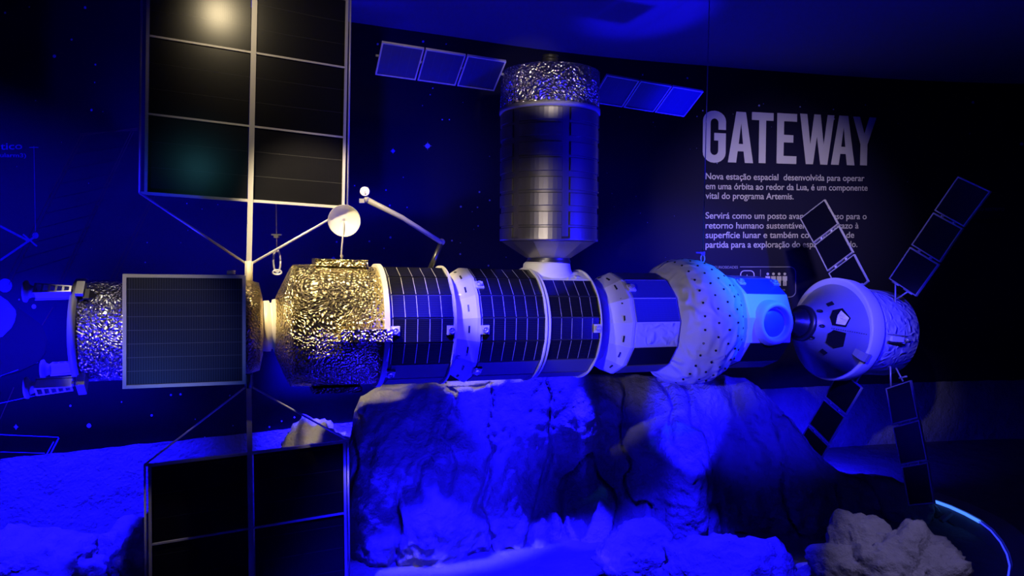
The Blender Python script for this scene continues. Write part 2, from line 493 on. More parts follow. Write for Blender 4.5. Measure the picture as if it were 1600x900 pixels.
# ------------------------------------------------------------------ wall print helpers
def flat_on_wall(name, polys, material, parent, thick=0.0015, off=0.003):
    """polys: list of loops of (s, h); each is a small raised print"""
    mb = MB()
    for lp in polys:
        k = len(lp)
        vs = [wall_pt(s, h, off) for s, h in lp] + [wall_pt(s, h, off - thick) for s, h in lp]
        mb.add(vs, [tuple(range(k)), tuple(range(2 * k - 1, k - 1, -1))] + [(i, i + k, (i + 1) % k + k, (i + 1) % k) for i in range(k)])
    return mb.build(name, material, parent, I4, None)
def seg(a, b, wpx):
    """a printed line between two picture points, wpx wide"""
    out = []
    m = max(1, int(math.hypot(b[0] - a[0], b[1] - a[1]) / 30))
    for i in range(m):
        p = [a[0] + (b[0] - a[0]) * i / m, a[1] + (b[1] - a[1]) * i / m]
        q = [a[0] + (b[0] - a[0]) * (i + 1) / m, a[1] + (b[1] - a[1]) * (i + 1) / m]
        L_ = math.hypot(q[0] - p[0], q[1] - p[1])
        nx, ny = -(q[1] - p[1]) / L_ * wpx / 2, (q[0] - p[0]) / L_ * wpx / 2
        out.append([wall_hit(p[0] + nx, p[1] + ny), wall_hit(q[0] + nx, q[1] + ny), wall_hit(q[0] - nx, q[1] - ny), wall_hit(p[0] - nx, p[1] - ny)])
    return out
def disc(c, r, k=10, ry=None):
    return [wall_hit(c[0] + r * math.cos(2 * PI * i / k), c[1] + (ry or r) * math.sin(2 * PI * i / k)) for i in range(k)]
def poly(pts):
    return [wall_hit(*p) for p in pts]
def curve_mesh(loops):
    cu = bpy.data.curves.new('glyph', 'CURVE')
    cu.dimensions = '2D'; cu.fill_mode = 'BOTH'
    for lp in loops:
        sp_ = cu.splines.new('POLY')
        sp_.points.add(len(lp) - 1)
        for p, q in zip(sp_.points, lp):
            p.co = (q[0], q[1], 0, 1)
        sp_.use_cyclic_u = True
    return mesh_of(cu)
def mesh_of(cu):
    ob = bpy.data.objects.new('tmp', cu)
    COL.objects.link(ob)
    dg = bpy.context.evaluated_depsgraph_get()
    me = bpy.data.meshes.new_from_object(ob.evaluated_get(dg))
    bpy.data.objects.remove(ob)
    bpy.data.curves.remove(cu)
    return me
def mesh_to_wall(name, me, fx, fh, material, parent, off=0.004):
    for v in me.vertices:
        v.co = wall_pt(fx(v.co.x), fh(v.co.x, v.co.y), off + v.co.z)
    me.materials.clear(); me.materials.append(material)
    me.update(); me.name = name
    return put(name, me, parent, I4)
def wall_text(name, body, left, right, ybase_l, ybase_r, cap, material, parent):
    """left/right picture x of the line, base line y at both ends, cap height in pixels at the left"""
    cu = bpy.data.curves.new('line', 'FONT')
    cu.body = body; cu.extrude = 0.0005; cu.offset = 0.009
    me = mesh_of(cu)
    x0 = min(v.co.x for v in me.vertices); x1 = max(v.co.x for v in me.vertices)
    sl, hl = wall_hit(left, ybase_l); sr, hr = wall_hit(right, ybase_r)
    _, hc = wall_hit(left, ybase_l - cap)
    sc = (hc - hl) / 0.73
    fx = lambda x: sl + (sr - sl) * (x - x0) / (x1 - x0)
    fh = lambda x, y: hl + (hr - hl) * (x - x0) / (x1 - x0) + y * sc
    return mesh_to_wall(name, me, fx, fh, material, parent)
def on_wall(px, py):
    s, h = wall_hit(px, py)
    return wall_pt(s, h)

# ---- stars
rng = random.Random(11)
stars = [(85, 88, 3), (8, 20, 2), (133, 12, 2.4), (46, 11, 1.4), (149, 101, 1.8), (148, 129, 1.3), (143, 172, 2.2), (112, 62, 2), (614, 236, 3.2), (668, 228, 4.5), (590, 69, 2), (661, 65, 2.2), (697, 69, 1.2), (672, 148, 1.2), (676, 138, 1.3), (691, 187, 1.4), (702, 187, 1.2), (660, 165, 1), (749, 300, 1.6), (765, 313, 1.6), (746, 324, 1.4), (747, 353, 1.4), (720, 323, 1.8), (763, 415, 1.6), (609, 321, 1.6), (603, 297, 1.4), (554, 290, 1.2), (610, 371, 2), (577, 377, 1.6), (706, 376, 1.6), (719, 397, 1.6), (521, 404, 3), (526, 378, 1.6), (600, 388, 1.1), (630, 277, 1.1), (636, 324, 1.2), (1186, 165, 1.8), (1250, 167, 1.3), (1302, 171, 1.3), (1303, 186, 1.5), (1352, 164, 1.2), (1098, 173, 1.3), (1089, 182, 1.1), (1074, 122, 1.6), (1004, 117, 1.4), (1520, 160, 2.6), (1515, 209, 1.5), (1596, 225, 3), (1403, 193, 1), (152, 590, 1.2), (190, 628, 1.4), (237, 649, 2.2), (25, 667, 3), (139, 665, 4), (110, 634, 2), (227, 410, 1.4), (230, 379, 1.2), (292, 318, 1.2), (413, 402, 1.3), (267, 617, 1.8), (282, 616, 2), (359, 618, 1.6), (440, 658, 1.2), (460, 652, 1.4), (421, 667, 1.3), (364, 665, 1.2), (320, 683, 1.2), (305, 655, 1.2), (59, 459, 2), (53, 479, 4), (30, 468, 1.4)]
polys = []
for x, y, r in stars:
    k = 8
    polys.append(disc((x, y), r * .9, 8))
for x, y, r in ((614, 236, 5), (668, 228, 7), (25, 667, 5), (521, 404, 4)):
    polys.append([wall_hit(x + (r if i % 2 == 0 else r * .22) * math.cos(i * PI / 4), y + (r if i % 2 == 0 else r * .22) * math.sin(i * PI / 4)) for i in range(8)])
for _ in range(90):
    x, y = rng.uniform(0, 1590), rng.uniform(150, 560)
    polys.append(disc((x, y), rng.uniform(.4, .8), 6))
flat_on_wall('star_print', polys, M['star'], wall, 0.001, 0.002)['kind'] = 'structure'

# ---- headline
def arc(cx, cy, rx, ry, a0, a1, k=10):
    return [(cx + rx * math.cos(math.radians(a0 + (a1 - a0) * i / k)), cy + ry * math.sin(math.radians(a0 + (a1 - a0) * i / k))) for i in range(k + 1)]
GLY = {
    'T': [[(0, 1), (0, .845), (.34, .845), (.34, 0), (.66, 0), (.66, .845), (1, .845), (1, 1)]],
    'E': [[(0, 0), (1, 0), (1, .155), (.35, .155), (.35, .425), (.83, .425), (.83, .575), (.35, .575), (.35, .845), (1, .845), (1, 1), (0, 1)]],
    'A': [[(0, 0), (.33, 0), (.385, .225), (.615, .225), (.67, 0), (1, 0), (.69, 1), (.31, 1)], [(.42, .37), (.51, .77), (.59, .37)]],
    'W': [[(0, 1), (.19, 0), (.40, 0), (.50, .55), (.61, 0), (.82, 0), (1, 1), (.80, 1), (.70, .40), (.60, 1), (.41, 1), (.31, .40), (.21, 1)]],
    'Y': [[(0, 1), (.34, .43), (.34, 0), (.64, 0), (.64, .43), (1, 1), (.70, 1), (.5, .66), (.30, 1)]],
    'G': [[(1, .64)] + arc(.5, .80, .5, .20, 0, 180) + arc(.5, .20, .5, .20, 180, 360) + [(1, .575), (.49, .575), (.49, .43), (.67, .43)] + arc(.5, .235, .17, .085, 0, -180) + arc(.5, .765, .17, .085, 180, 0) + [(.67, .64)]],
}
head = thing('wall_lettering', on_wall(1232, 215), 'large pale capital letters reading GATEWAY on the dark wall', 'lettering')
for ch, x0, x1, y1, y0 in (('G', 1097, 1133, 173, 254.5), ('A', 1136.5, 1176, 175, 254.5), ('T', 1173, 1207, 176, 255), ('E', 1212.5, 1243.5, 177.5, 256), ('W', 1248, 1301.5, 179, 257), ('A', 1297.5, 1334.5, 181, 258), ('Y', 1330.5, 1367, 183, 258.5)):
    me = curve_mesh(GLY[ch])
    s0, b0 = wall_hit(x0, y0); s1, _ = wall_hit(x1, y0)
    _, t0 = wall_hit((x0 + x1) / 2, y1); _, b0 = wall_hit((x0 + x1) / 2, y0)
    mesh_to_wall('letter', me, lambda x: s0 + (s1 - s0) * x, lambda x, y: b0 + (t0 - b0) * y, M['ink'], head, 0.006)
para = thing('wall_text', on_wall(1228, 330), 'white Portuguese paragraph text on the wall below the GATEWAY letters', 'text')
for body, l, r, yl, yr in (
        ('Nova estação espacial  desenvolvida para operar', 1102, 1350, 280, 283),
        ('em uma órbita ao redor da Lua, é um componente', 1102, 1355, 295.5, 298),
        ('vital do programa Artemis.', 1102, 1239.5, 310.5, 311.5),
        ('Servirá como um posto avançado de uso para o', 1102, 1353.5, 341.5, 342.5),
        ('retorno humano sustentável e longo prazo à', 1102, 1341, 357, 357),
        ('superfície lunar e também como ponto de', 1102, 1334, 372, 371.5),
        ('partida para a exploração do espaço profundo.', 1102, 1339, 387, 386)):
    wall_text('text_print', body, l, r, yl, yr, 10.5, M['ink'], para)
# fact box
box = thing('fact_box', on_wall(1180, 440), 'outlined fact box headed CURIOSIDADES with four person icons on the wall', 'sign')
wall_text('title_print', 'CURIOSIDADES', 1115.5, 1152.5, 419.5, 419.5, 4.2, M['ink_dim'], box)
def rrect_pts(x0, y0, x1, y1, r, k=6):
    out = []
    for cx, cy, a in ((x1 - r, y0 + r, -90), (x1 - r, y1 - r, 0), (x0 + r, y1 - r, 90), (x0 + r, y0 + r, 180)):
        out += [(cx + r * math.cos(math.radians(a + 90 * i / k)), cy + r * math.sin(math.radians(a + 90 * i / k))) for i in range(k + 1)]
    return out
pts = [(1156, 417)] + rrect_pts(1104, 417, 1243, 464, 9) [:-7] + [(1104, 426), (1106, 419), (1112, 417)]
pl = []
for a, b in zip(pts, pts[1:]):
    if math.hypot(a[0] - b[0], a[1] - b[1]) > .2:
        pl += seg(a, b, 1.1)
flat_on_wall('outline_print', pl, M['ink_dim'], box)
pts = rrect_pts(1157, 423, 1178, 445, 6)
pl = []
for a, b in zip(pts, pts[1:] + pts[:1]):
    if math.hypot(a[0] - b[0], a[1] - b[1]) > .2:
        pl += seg(a, b, 1.4)
pl += seg((1167, 429), (1167, 435), 1.1)
flat_on_wall('clock_icon', pl, M['ink'], box)
flat_on_wall('divider', seg((1188, 421), (1188, 452), .7), M['ink_dim'], box)
flat_on_wall('round_icon', [disc((1124, 429), 5, 14)], M['ink_dim'], box)
for i in range(4):
    x = 1199.3 + 8.9 * i
    flat_on_wall('person_icon', [disc((x, 428), 2.1, 10), poly([(x - 3.6, 431.5), (x + 3.6, 431.5), (x + 3.6, 438.5), (x + 2.6, 438.5), (x + 2.6, 446.5), (x + .4, 446.5), (x + .4, 440), (x - .4, 440), (x - .4, 446.5), (x - 2.6, 446.5), (x - 2.6, 438.5), (x - 3.6, 438.5)])], M['ink'], box)
wall_text('caption_print', 'tripulantes', 1201, 1226, 454, 454, 3.8, M['ink_dim'], box)
# door notice at the right
dn = thing('door_notice', on_wall(1540, 330), 'faint blue ACESSO RESTRITO notice on the dark right end of the wall', 'sign')
wall_text('notice_print', 'ACESSO RESTRITO', 1512, 1568.5, 329.5, 329.5, 5, M['ink_blue'], dn)
flat_on_wall('notice_line', seg((1512, 343.5), (1568, 343.5), 1.2), M['ink_dark'], dn)
flat_on_wall('notice_line', seg((1512, 347.5), (1567, 347.5), 1.2), M['ink_dark'], dn)

# printed spacecraft at the left end of the wall
pr = thing('wall_print', on_wall(80, 480), 'faint printed spacecraft drawing with brown solar panels at the left of the wall', 'print')
pl = []
for a, b in (((133, 208), (14, 445)), ((127, 211), (8, 440)), ((209, 205), (95, 445)), ((205, 205), (91, 443)), ((243, 305), (150, 500)), ((238, 307), (140, 500)), ((125, 212), (215, 200)), ((125, 209), (215, 203)), ((83, 480), (65, 510)), ((22, 605), (0, 655))):
    pl += seg(a, b, 1.4)
flat_on_wall('outline_print', pl, M['ink_brown'], pr)
pl = []
for i in range(9):
    t = i / 9.0
    pl += seg((118 - 105 * t, 240 + 210 * t), (202 - 88 * t, 228 + 190 * t), .6)
flat_on_wall('grid_print', pl, M['ink_dark'], pr)
flat_on_wall('truss_print', seg((0, 353), (46, 377), 3.4) + seg((0, 407), (56, 369), 3.4) + seg((36, 366), (58, 385), 2.6), M['ink_blue'], pr)
flat_on_wall('marker_print', seg((53, 228), (55.5, 362), .8) + seg((46, 230.5), (60, 230.5), 1.2) + [disc((55.5, 368), 5, 14)], M['ink_blue'], pr)
wall_text('name_print', 'tico', 1, 35, 234, 233, 11, M['ink_blue'], pr)
wall_text('note_print', 'ularm3)', 0.5, 41, 245.5, 246, 6.5, M['ink_blue'], pr)
flat_on_wall('hull_print', [poly([(0, 462), (12, 470), (24, 484), (26, 496), (18, 512), (4, 526), (0, 527)]), disc((8, 446), 11, 14)], M['ink_blue'], pr)
flat_on_wall('dark_hull_print', [poly([(28, 480), (66, 508), (74, 530), (70, 552), (60, 566), (30, 580), (0, 588), (0, 530), (20, 514)])], M['ink_dark'], pr)
flat_on_wall('panel_print', [poly([(50, 511), (63, 524), (55, 540), (40, 526)]), disc((64, 552), 5, 14), disc((109, 607), 5, 14)], M['ink_blue'], pr)
flat_on_wall('orbit_print', seg((0, 630), (104, 608), 1.1) + seg((0, 588), (60, 566), .8), M['ink_blue'], pr)
flat_on_wall('ghost_print', seg((0, 679), (92, 683), 1.2) + seg((92, 684), (76, 715), 2.4) + seg((84, 690), (70, 715), 2.0) + seg((0, 706), (70, 708), .8), M['ink_blue'], pr)

# ================================================================== the space station model
ST = thing('space_station', ax(600), 'long horizontal space station model with gold foil module, hung before the rock wall', 'space station model')

# ---- propulsion module at the left end
Fp, Lp = axis_frame(125, 405)
rp = rad(79, 160)
pm = MB().lathe([(0.012, rp * .995), (.03, rp * .997), (Lp * .25, rp), (Lp * .55, rp), (Lp * .93, rp * .98)], 72).build('propulsion_module', M['silver'], ST, Fp)
pm['label'] = 'silver foil module'
MB().lathe([(-0.004, rp * .9), (-0.004, rp * 1.035), (0.022, rp * 1.035), (0.022, rp * .98)], 72).build('end_ring', M['grey'], pm)
MB().lathe([(Lp * .90, rp * .99), (Lp * .94, rp * .99), (Lp * 1.0, rp * .93), (Lp * 1.02, rp * .62), (Lp * 1.0, rp * .35)], 60).build('end_skirt', M['dark_foil'], pm)
# framed body panel
pan = [sp(191.5, 607.5, .27), sp(384, 600, .27), sp(384, 430, .27), sp(191.5, 428, .27)]
O = sum(pan, Vector()) / 4
def inset(c4, d):
    c = sum(c4, Vector()) / 4
    out = []
    for i in range(4):
        p, a, b = c4[i], c4[(i + 1) % 4], c4[i - 1]
        e1 = (a - p).normalized(); e2 = (b - p).normalized()
        out.append(p + (e1 + e2) * d)
    return out
def ringframe(c4, d, th, lift=0.0):
    """four mitred bars round a quadrilateral as one mesh"""
    n_ = (c4[1] - c4[0]).cross(c4[3] - c4[0]).normalized()
    ins = inset(c4, d)
    m = MB()
    A = [p + n_ * lift for p in c4]; B = [p + n_ * lift for p in ins]
    A2 = [p - n_ * th for p in A]; B2 = [p - n_ * th for p in B]
    vs = A + B + A2 + B2
    fs = []
    for i in range(4):
        j = (i + 1) % 4
        fs += [(i, j, 4 + j, 4 + i), (8 + j, 8 + i, 12 + i, 12 + j), (i, 8 + i, 8 + j, j), (4 + j, 12 + j, 12 + i, 4 + i)]
    return m.add(vs, fs)
bp_ = MB().slab([p - TOW * .006 for p in inset(pan, .004)], 0.05).build('body_panel', M['silver'], ST, I4)
ringframe(pan, 0.013, 0.026, 0.004).build('panel_frame', M['rail'], bp_)
MB().slab([p - TOW * .001 for p in inset(pan, .012)], 0.006).build('cell_panel', M['radiator'], bp_)
q = sp(361, 427, .25)
MB().lathe([(0, .016), (.014, .016), (.016, .012)], 20, R=Matrix.Rotation(-PI / 2, 4, 'Y')).build('cap', M['cream'], bp_, Matrix.Translation(q - UP * .004))

# thruster arms
def thruster(y, z, tilt, flip, mark=None):
    A = Fp @ Matrix.Translation((0, y, z)) @ Matrix.Rotation(math.radians(tilt), 4, 'Y') @ Matrix.Rotation(-math.atan2(z, -y) * .75, 4, 'X')
    hb, he = 0.040, 0.022            # height at the outer end, at the root
    x0, x1 = -0.120, -0.004
    m = MB()
    wid = 0.045
    for k in range(6):               # uprights of the open lattice on both sides
        t = k / 5.0
        x = x0 + (x1 - x0) * t
        h = hb + (he - hb) * t
        for s in (-1, 1):
            m.box((x, s * wid / 2, 0), (.007, .005, h))
    for s in (-1, 1):
        for e in (-1, 1):
            m.bar((x0 - .0035, s * wid / 2, e * hb / 2), (x1 + .0035, s * wid / 2, e * he / 2), .006, .006)
    for e in (-1, 1):
        m.add([(x0, -wid / 2, e * hb / 2), (x1, -wid / 2, e * he / 2), (x1, wid / 2, e * he / 2), (x0, wid / 2, e * hb / 2),
               (x0, -wid / 2, e * (hb / 2 - .003)), (x1, -wid / 2, e * (he / 2 - .003)), (x1, wid / 2, e * (he / 2 - .003)), (x0, wid / 2, e * (hb / 2 - .003))],
              [(0, 1, 2, 3), (7, 6, 5, 4), (0, 4, 5, 1), (1, 5, 6, 2), (2, 6, 7, 3), (3, 7, 4, 0)])
    a = m.build('thruster_arm', M['rail'], ST, A)
    MB().box((0.005, 0, 0), (.035, .016, .014)).box((0.030, 0, 0), (.028, .07, .06)).build('bracket', M['grey'], a)
    MB().lathe([(x0 - .038, .010), (x0 - .037, .040), (x0 - .029, .042), (x0 - .022, .028), (x0 - .012, .022), (x0, .022)], 32).build('thruster_dish', M['grey'], a)
    if mark:
        MB().lathe([(.043, .034), (.062, .03), (.092, .004)], 4, False, PI / 4, R=Matrix.Translation((0, 0, -.02))).build('dark_cone', M['black'], a)  # black four-sided cone behind the bracket
    return a
thruster(-.125, rp * .78, 2, 1, True)
thruster(-.135, -rp * .93, -3, -1)
thruster(.10, -rp * .78, -2, -1)

# ---- docking collar between propulsion and foil module
Fc, Lc = axis_frame(404, 445)
MB().lathe([(-.02, .07), (0, rad(38, 410)), (.03, rad(40, 410)), (.046, rad(40, 410)), (.05, rad(36, 410)), (.056, rad(36, 410)), (.06, rad(41, 420)), (.10, rad(43, 430)), (.125, rad(40, 435))], 64).build('docking_collar', M['cream'], ST, Fc)

# ---- big solar wings above and below the propulsion module
def wing(mast0, mast1, corners, bars, name):
    """corners: picture points BL, BR, TR, TL on the wing plane"""
    P = lambda px, py: sp(px, py, 0.0)
    c4 = [P(*c) for c in corners]
    mid0, mid1 = P(*mast0), P(*mast1)
    fr = MB()
    for i, (a, b) in enumerate(zip(c4, c4[1:] + c4[:1])):
        fr.bar(a, b, .012, .012, TOW)
    for a, b in bars:
        fr.bar(P(*a), P(*b), .007, .008, TOW)
    W = fr.build('solar_wing', M['rail'], ST, I4)
    MB().bar(mid0 + TOW * .003, mid1 + TOW * .003, .022, .022, AXD).build('mast', M['rail'], W)
    return W, P
W1, P1 = wing((388.5, 432), (399.5, -75), [(228, 302), (536, 324), (544, -75), (233, -135)],
              [((234, 56), (541, 106)), ((232, 178), (540, 215)), ((233, -60), (542, 0))], 'upper')
W1['label'] = 'tall upper wing of black cells'
def cellpane(Wg, P, a, b, c, d):
    MB().slab([P(*a) - TOW * .004, P(*b) - TOW * .004, P(*c) - TOW * .004, P(*d) - TOW * .004], 0.004, TOW).build('cell_panel', M['wing'], Wg)
for (l0, m0, m1, r0), (l1, n0, n1, r1) in (
        (((229, 301), (386, 313), (394, 313), (536, 323)), ((232, 179), (388, 196), (397, 198), (540, 214))),
        (((232, 178), (388, 196), (397, 198), (540, 213)), ((234, 57), (391, 82), (399, 83), (541, 105))),
        (((234, 56), (391, 82), (399, 83), (541, 105)), ((233, -60), (393, -33), (400, -32), (542, 0)))):
    cellpane(W1, P1, l0, m0, n0, l1)
    cellpane(W1, P1, m1, r0, r1, n1)
for a, b in (((218, 301), (222, -75)), ((543, 325.5), (549, -75))):
    MB().tube([P1(*a), P1(*b)], .0045, 8).build('outer_rail', M['rail'], W1)
MB().bar(P1(218, 301), P1(230, 302), .010, .010, TOW).build('rail_tip', M['rail'], W1)
MB().bar(P1(535, 324.5), P1(544, 325.5), .010, .010, TOW).build('rail_tip', M['rail'], W1)
for a, b in (((218, 301), (386, 413)), ((544, 326), (391, 413))):
    MB().tube([P1(*a), P1(*b)], .0055, 8).build('strut', M['rail'], W1)
MB().tube([P1(388.6, 445), P1(389, 408)], .017, 12).build('mast_foot', M['cream'], W1)
W2, P2 = wing((388.5, 585), (393.5, 955), [(236, 985), (541, 925), (538, 690), (234, 727)], [((236, 851), (537, 802))], 'lower')
W2['label'] = 'lower wing of black cells reaching down'
for (l0, m0, m1, r0), (l1, n0, n1, r1) in (
        (((237, 851), (389, 827), (398, 825), (537, 803)), ((234, 728), (387, 708), (396, 706), (537, 691))),
        (((237, 984), (391, 954), (400, 952), (539, 926)), ((237, 852), (389, 828), (398, 826), (538, 804)))):
    cellpane(W2, P2, l0, m0, n0, l1)
    cellpane(W2, P2, m1, r0, r1, n1)
for a, b in (((226, 725), (229, 985)), ((543.5, 688), (546, 925))):
    MB().tube([P2(*a), P2(*b)], .0045, 8).build('outer_rail', M['rail'], W2)
for a, b in (((226, 726), (386, 603)), ((543.5, 688), (391, 603))):
    MB().tube([P2(*a), P2(*b)], .004, 8).build('strut', M['rail'], W2)
MB().bar(P2(226, 726), P2(236, 726), .010, .010, TOW).build('rail_tip', M['rail'], W2)
MB().bar(P2(536, 689.5), P2(545, 688), .010, .010, TOW).build('rail_tip', M['rail'], W2)
MB().tube([P2(388.6, 580), P2(388.6, 606)], .017, 12).build('mast_foot', M['dark_metal'], W2)

# ---- gold foil module
Fg, Lg = axis_frame(455, 590)
rg = rad(95, 500)
gm = MB().lathe([(0.0, rg * .985), (Lg * .3, rg), (Lg * .7, rg * .995), (Lg, rg * .98)], 96).build('foil_module', M['gold'], ST, Fg)
gm['label'] = 'gold crinkled foil module'
MB().lathe([(-.070, rg * .42), (-.066, rg * .48), (-.012, rg * .92), (.004, rg * .99)], 80).build('end_cone', M['gold'], gm)
# boxes on the foil module
def local_box(a0, b0, c, d, name, matn, par, Mx):
    MB().box(c, d).build(name, M[matn], par, Mx)
t0 = Lg * .46
MB().box(((t0 + Lg * 1.02) / 2, -rg * .96, -.015), (Lg * 1.02 - t0, .10, .052)).build('equipment_box', M['gold'], gm)
MB().box((Lg * .53, 0, rg + .010), (Lg * .60, .17, .032)).build('top_plate', M['gold'], gm)
MB().box((Lg * .52, 0, -rg - .010), (Lg * .56, .17, .024)).build('bottom_plate', M['dark_foil'], gm)
# dish antenna
pd = sp(538, 345, .04)
base = sp(534, 410, .02)
da = MB().tube([base, sp(533.5, 395, .03), sp(535.5, 372, .04), pd - TOW * .035], .0042, 8).build('dish_antenna', M['rail'], ST, I4)
dirn = (EYE + Vector((0.0, 0, .1)) - pd).normalized()
Md = frame(pd, pd + dirn)
R_ = 24.5 * depth(pd) / F
MB().lathe([(-.0, R_), (-.010, R_ * .93), (-.022, R_ * .75), (-.031, R_ * .5), (-.036, R_ * .25), (-.0375, .001), (-.042, .001), (-.040, R_ * .28), (-.035, R_ * .53), (-.026, R_ * .78), (-.012, R_ * .98), (0, R_ * 1.03), (.002, R_ * 1.015)], 48, caps=False).build('bowl', M['white'], da, Md)
MB().ball(sp(534, 400, .02), .008, 12).build('joint', M['rail'], da, I4)

# ---- cell-clad habitat modules
def polybody(name, a, b, r, nside, phase, matn, label=None):
    Fm, Lm = axis_frame(a, b)
    o = MB().lathe([(0, r), (Lm, r)], nside, False, phase).build(name, M[matn], ST, Fm)
    if label:
        o['label'] = label
    return o, Fm, Lm
def facet(par, r, a0, a1, t0, t1, matn, name='cell_panel', lift=.004, gap=.003):
    a0, a1 = math.radians(a0), math.radians(a1)
    f = lambda a, t: Vector((t, -r * math.cos(a), r * math.sin(a)))
    A, B = f(a0, 0), f(a1, 0)
    e = (B - A).normalized() * gap
    nr = Vector((0, -math.cos((a0 + a1) / 2), math.sin((a0 + a1) / 2)))
    c = [f(a0, t0) + e, f(a0, t1) + e, f(a1, t1) - e, f(a1, t0) - e]
    c = [p + nr * lift for p in c]
    return MB().slab(c, lift * .9, nr).build(name, M[matn], par)
def sensor(par, r, ang, t, s=.020):
    a = math.radians(ang)
    nr = Vector((0, -math.cos(a), math.sin(a)))
    tz = Vector((0, math.sin(a), math.cos(a)))
    c = nr * (r + .007) + Vector((t, 0, 0))
    X = Vector((1, 0, 0))
    m = MB().slab([c - X * s - tz * s, c + X * s - tz * s, c + X * s + tz * s, c - X * s + tz * s], .010, nr)
    o = m.build('sensor_plate', M['white'], par)
    Rm = frame(c, c + nr)
    MB().lathe([(0, s * .72), (.010, s * .72), (.012, s * .6), (.006, s * .5), (.006, s * .3), (.010, s * .28), (.011, .002)], 20, R=Rm).build('sensor_lens', M['chrome'], par)
def ring(par, t, r, w_, matn='white', name='flange', th=.010):
    MB().lathe([(t, r - .012), (t, r + th), (t + w_, r + th), (t + w_, r - .012)], 64, False).build(name, M[matn], par)
FA = [56.25 + 22.5 * k for k in (-4, -3, -2, -1, 0, 1, 2)]
def clad(par, r, nside, t0, t1, angs, matn='facet'):
    for a0, a1 in angs:
        facet(par, r, a0, a1, t0, t1, matn)
PH16 = math.radians(11.25)
rh = rad(90, 650)
h1, F1, L1 = polybody('habitat_module', 591, 686, rh, 16, PH16, 'clad', 'black celled module next to the gold foil')
ANG = [(-33.75, -11.25), (-11.25, 11.25), (11.25, 33.75), (33.75, 56.25), (56.25, 78.75), (78.75, 101.25), (101.25, 123.75)]
def six(Lm):
    return (Lm - .016)
clad(h1, rh, 16, .012, L1 - .004, ANG)
for a0, a1 in ((-56.25, -33.75), (-78.75, -56.25)):
    facet(h1, rh, a0, a1, .02, L1 - .012, 'bare_skin', 'bare_panel', .003)
ring(h1, -.022, rh + .002, .022)
ring(h1, L1 - .004, rh, .010)
sensor(h1, rh, 0, .022); sensor(h1, rh, 0, L1 - .018); sensor(h1, rh, -46, .022)

def cap(par, r, t_in, r_in, nside, phase, slots, lamps):
    o = MB().lathe([(t_in - .02, r_in * .55), (t_in, r_in), (-.014, r * 1.015), (0, r * 1.02), (.004, r * .99)], nside, False, phase).build('end_cap', M['white'], par)
    sl = math.atan2(r - r_in, -t_in)
    for ang in slots:
        a = math.radians(ang)
        nr = Vector((0, -math.cos(a), math.sin(a))); tg = Vector((0, math.sin(a), math.cos(a)))
        tt = t_in * .42
        rr = (r + (r_in - r) * .42) * math.cos(PI / nside * .6)
        c = nr * rr + Vector((tt, 0, 0))
        nn = (nr * math.cos(sl) - Vector((1, 0, 0)) * math.sin(sl)).normalized()
        al = nn.cross(tg)
        MB().slab([c + nn * .006 - tg * .016 - al * .004, c + nn * .006 + tg * .016 - al * .004, c + nn * .006 + tg * .016 + al * .004, c + nn * .006 - tg * .016 + al * .004], .02, nn).build('slot', M['black'], par)
    for ang in lamps:
        a = math.radians(ang)
        nr = Vector((0, -math.cos(a), math.sin(a)))
        nn = (nr * math.cos(sl) - Vector((1, 0, 0)) * math.sin(sl)).normalized()
        c = nr * (r + (r_in - r) * .7) * .985 + Vector((t_in * .7, 0, 0))
        MB().lathe([(-.01, .016), (.004, .016), (.006, .012), (.002, .009), (.004, .006), (.007, .001)], 18, R=frame(c, c + nn)).build('cap_lamp', M['chrome'], par)
    return o

r3 = rad(86, 780)
h2, F2, L2 = polybody('habitat_module', 723, 819, r3, 16, PH16, 'clad', 'black celled module with cream end cap in the middle')
clad(h2, r3, 16, .008, L2 - .004, ANG[:6])
for a0, a1 in ((-56.25, -33.75), (-78.75, -56.25)):
    facet(h2, r3, a0, a1, .01, L2 - .012, 'bare_skin', 'bare_panel', .003)
cap(h2, r3, -.105, r3 * .80, 16, PH16, (-70, -48, -22, 0, 22, 44, 66, 88), (38, -34))
ring(h2, L2 - .004, r3, .008)
sensor(h2, r3, 0, .020); sensor(h2, r3, 46, .016); sensor(h2, r3, -46, .016)
h3, F3, L3 = polybody('habitat_module', 823, 901, r3 * .985, 16, PH16, 'clad', 'black celled module under the upright grey cargo craft')
r3b = r3 * .985
clad(h3, r3b, 16, .012, L3 - .006, ANG[:4])
for a0, a1 in ((-56.25, -33.75), (-78.75, -56.25)):
    facet(h3, r3b, a0, a1, .014, L3 - .012, 'bare_skin', 'bare_panel', .003)
ring(h3, 0.0, r3b, .009); ring(h3, L3 - .006, r3b, .006)
sensor(h3, r3b, 0, L3 - .022)
MB().lathe([(L3, r3b * .97), (L3 + .03, r3b * .8), (L3 + .1, .10)], 16, False, PH16).build('end_cone', M['white'], h3)
# radial port on top
pc = F3 @ Vector((L3 * .16, -0.0, 0))
xp = (F3.inverted() @ sp(854.5, 420)).x
Mport = Matrix.Translation(F3 @ Vector((xp, 0, r3b * .90))) @ Matrix.Rotation(-PI / 2, 4, 'Y')
MB().lathe([(-.02, .135), (.02, .128), (.035, .122), (.062, .118), (.072, .108), (.074, .08)], 48).build('top_port', M['white'], h3, Mport)
facet(h3, r3b, 56.25, 78.75, .012, L3 - .006, 'white_rough', 'top_blanket', .004)

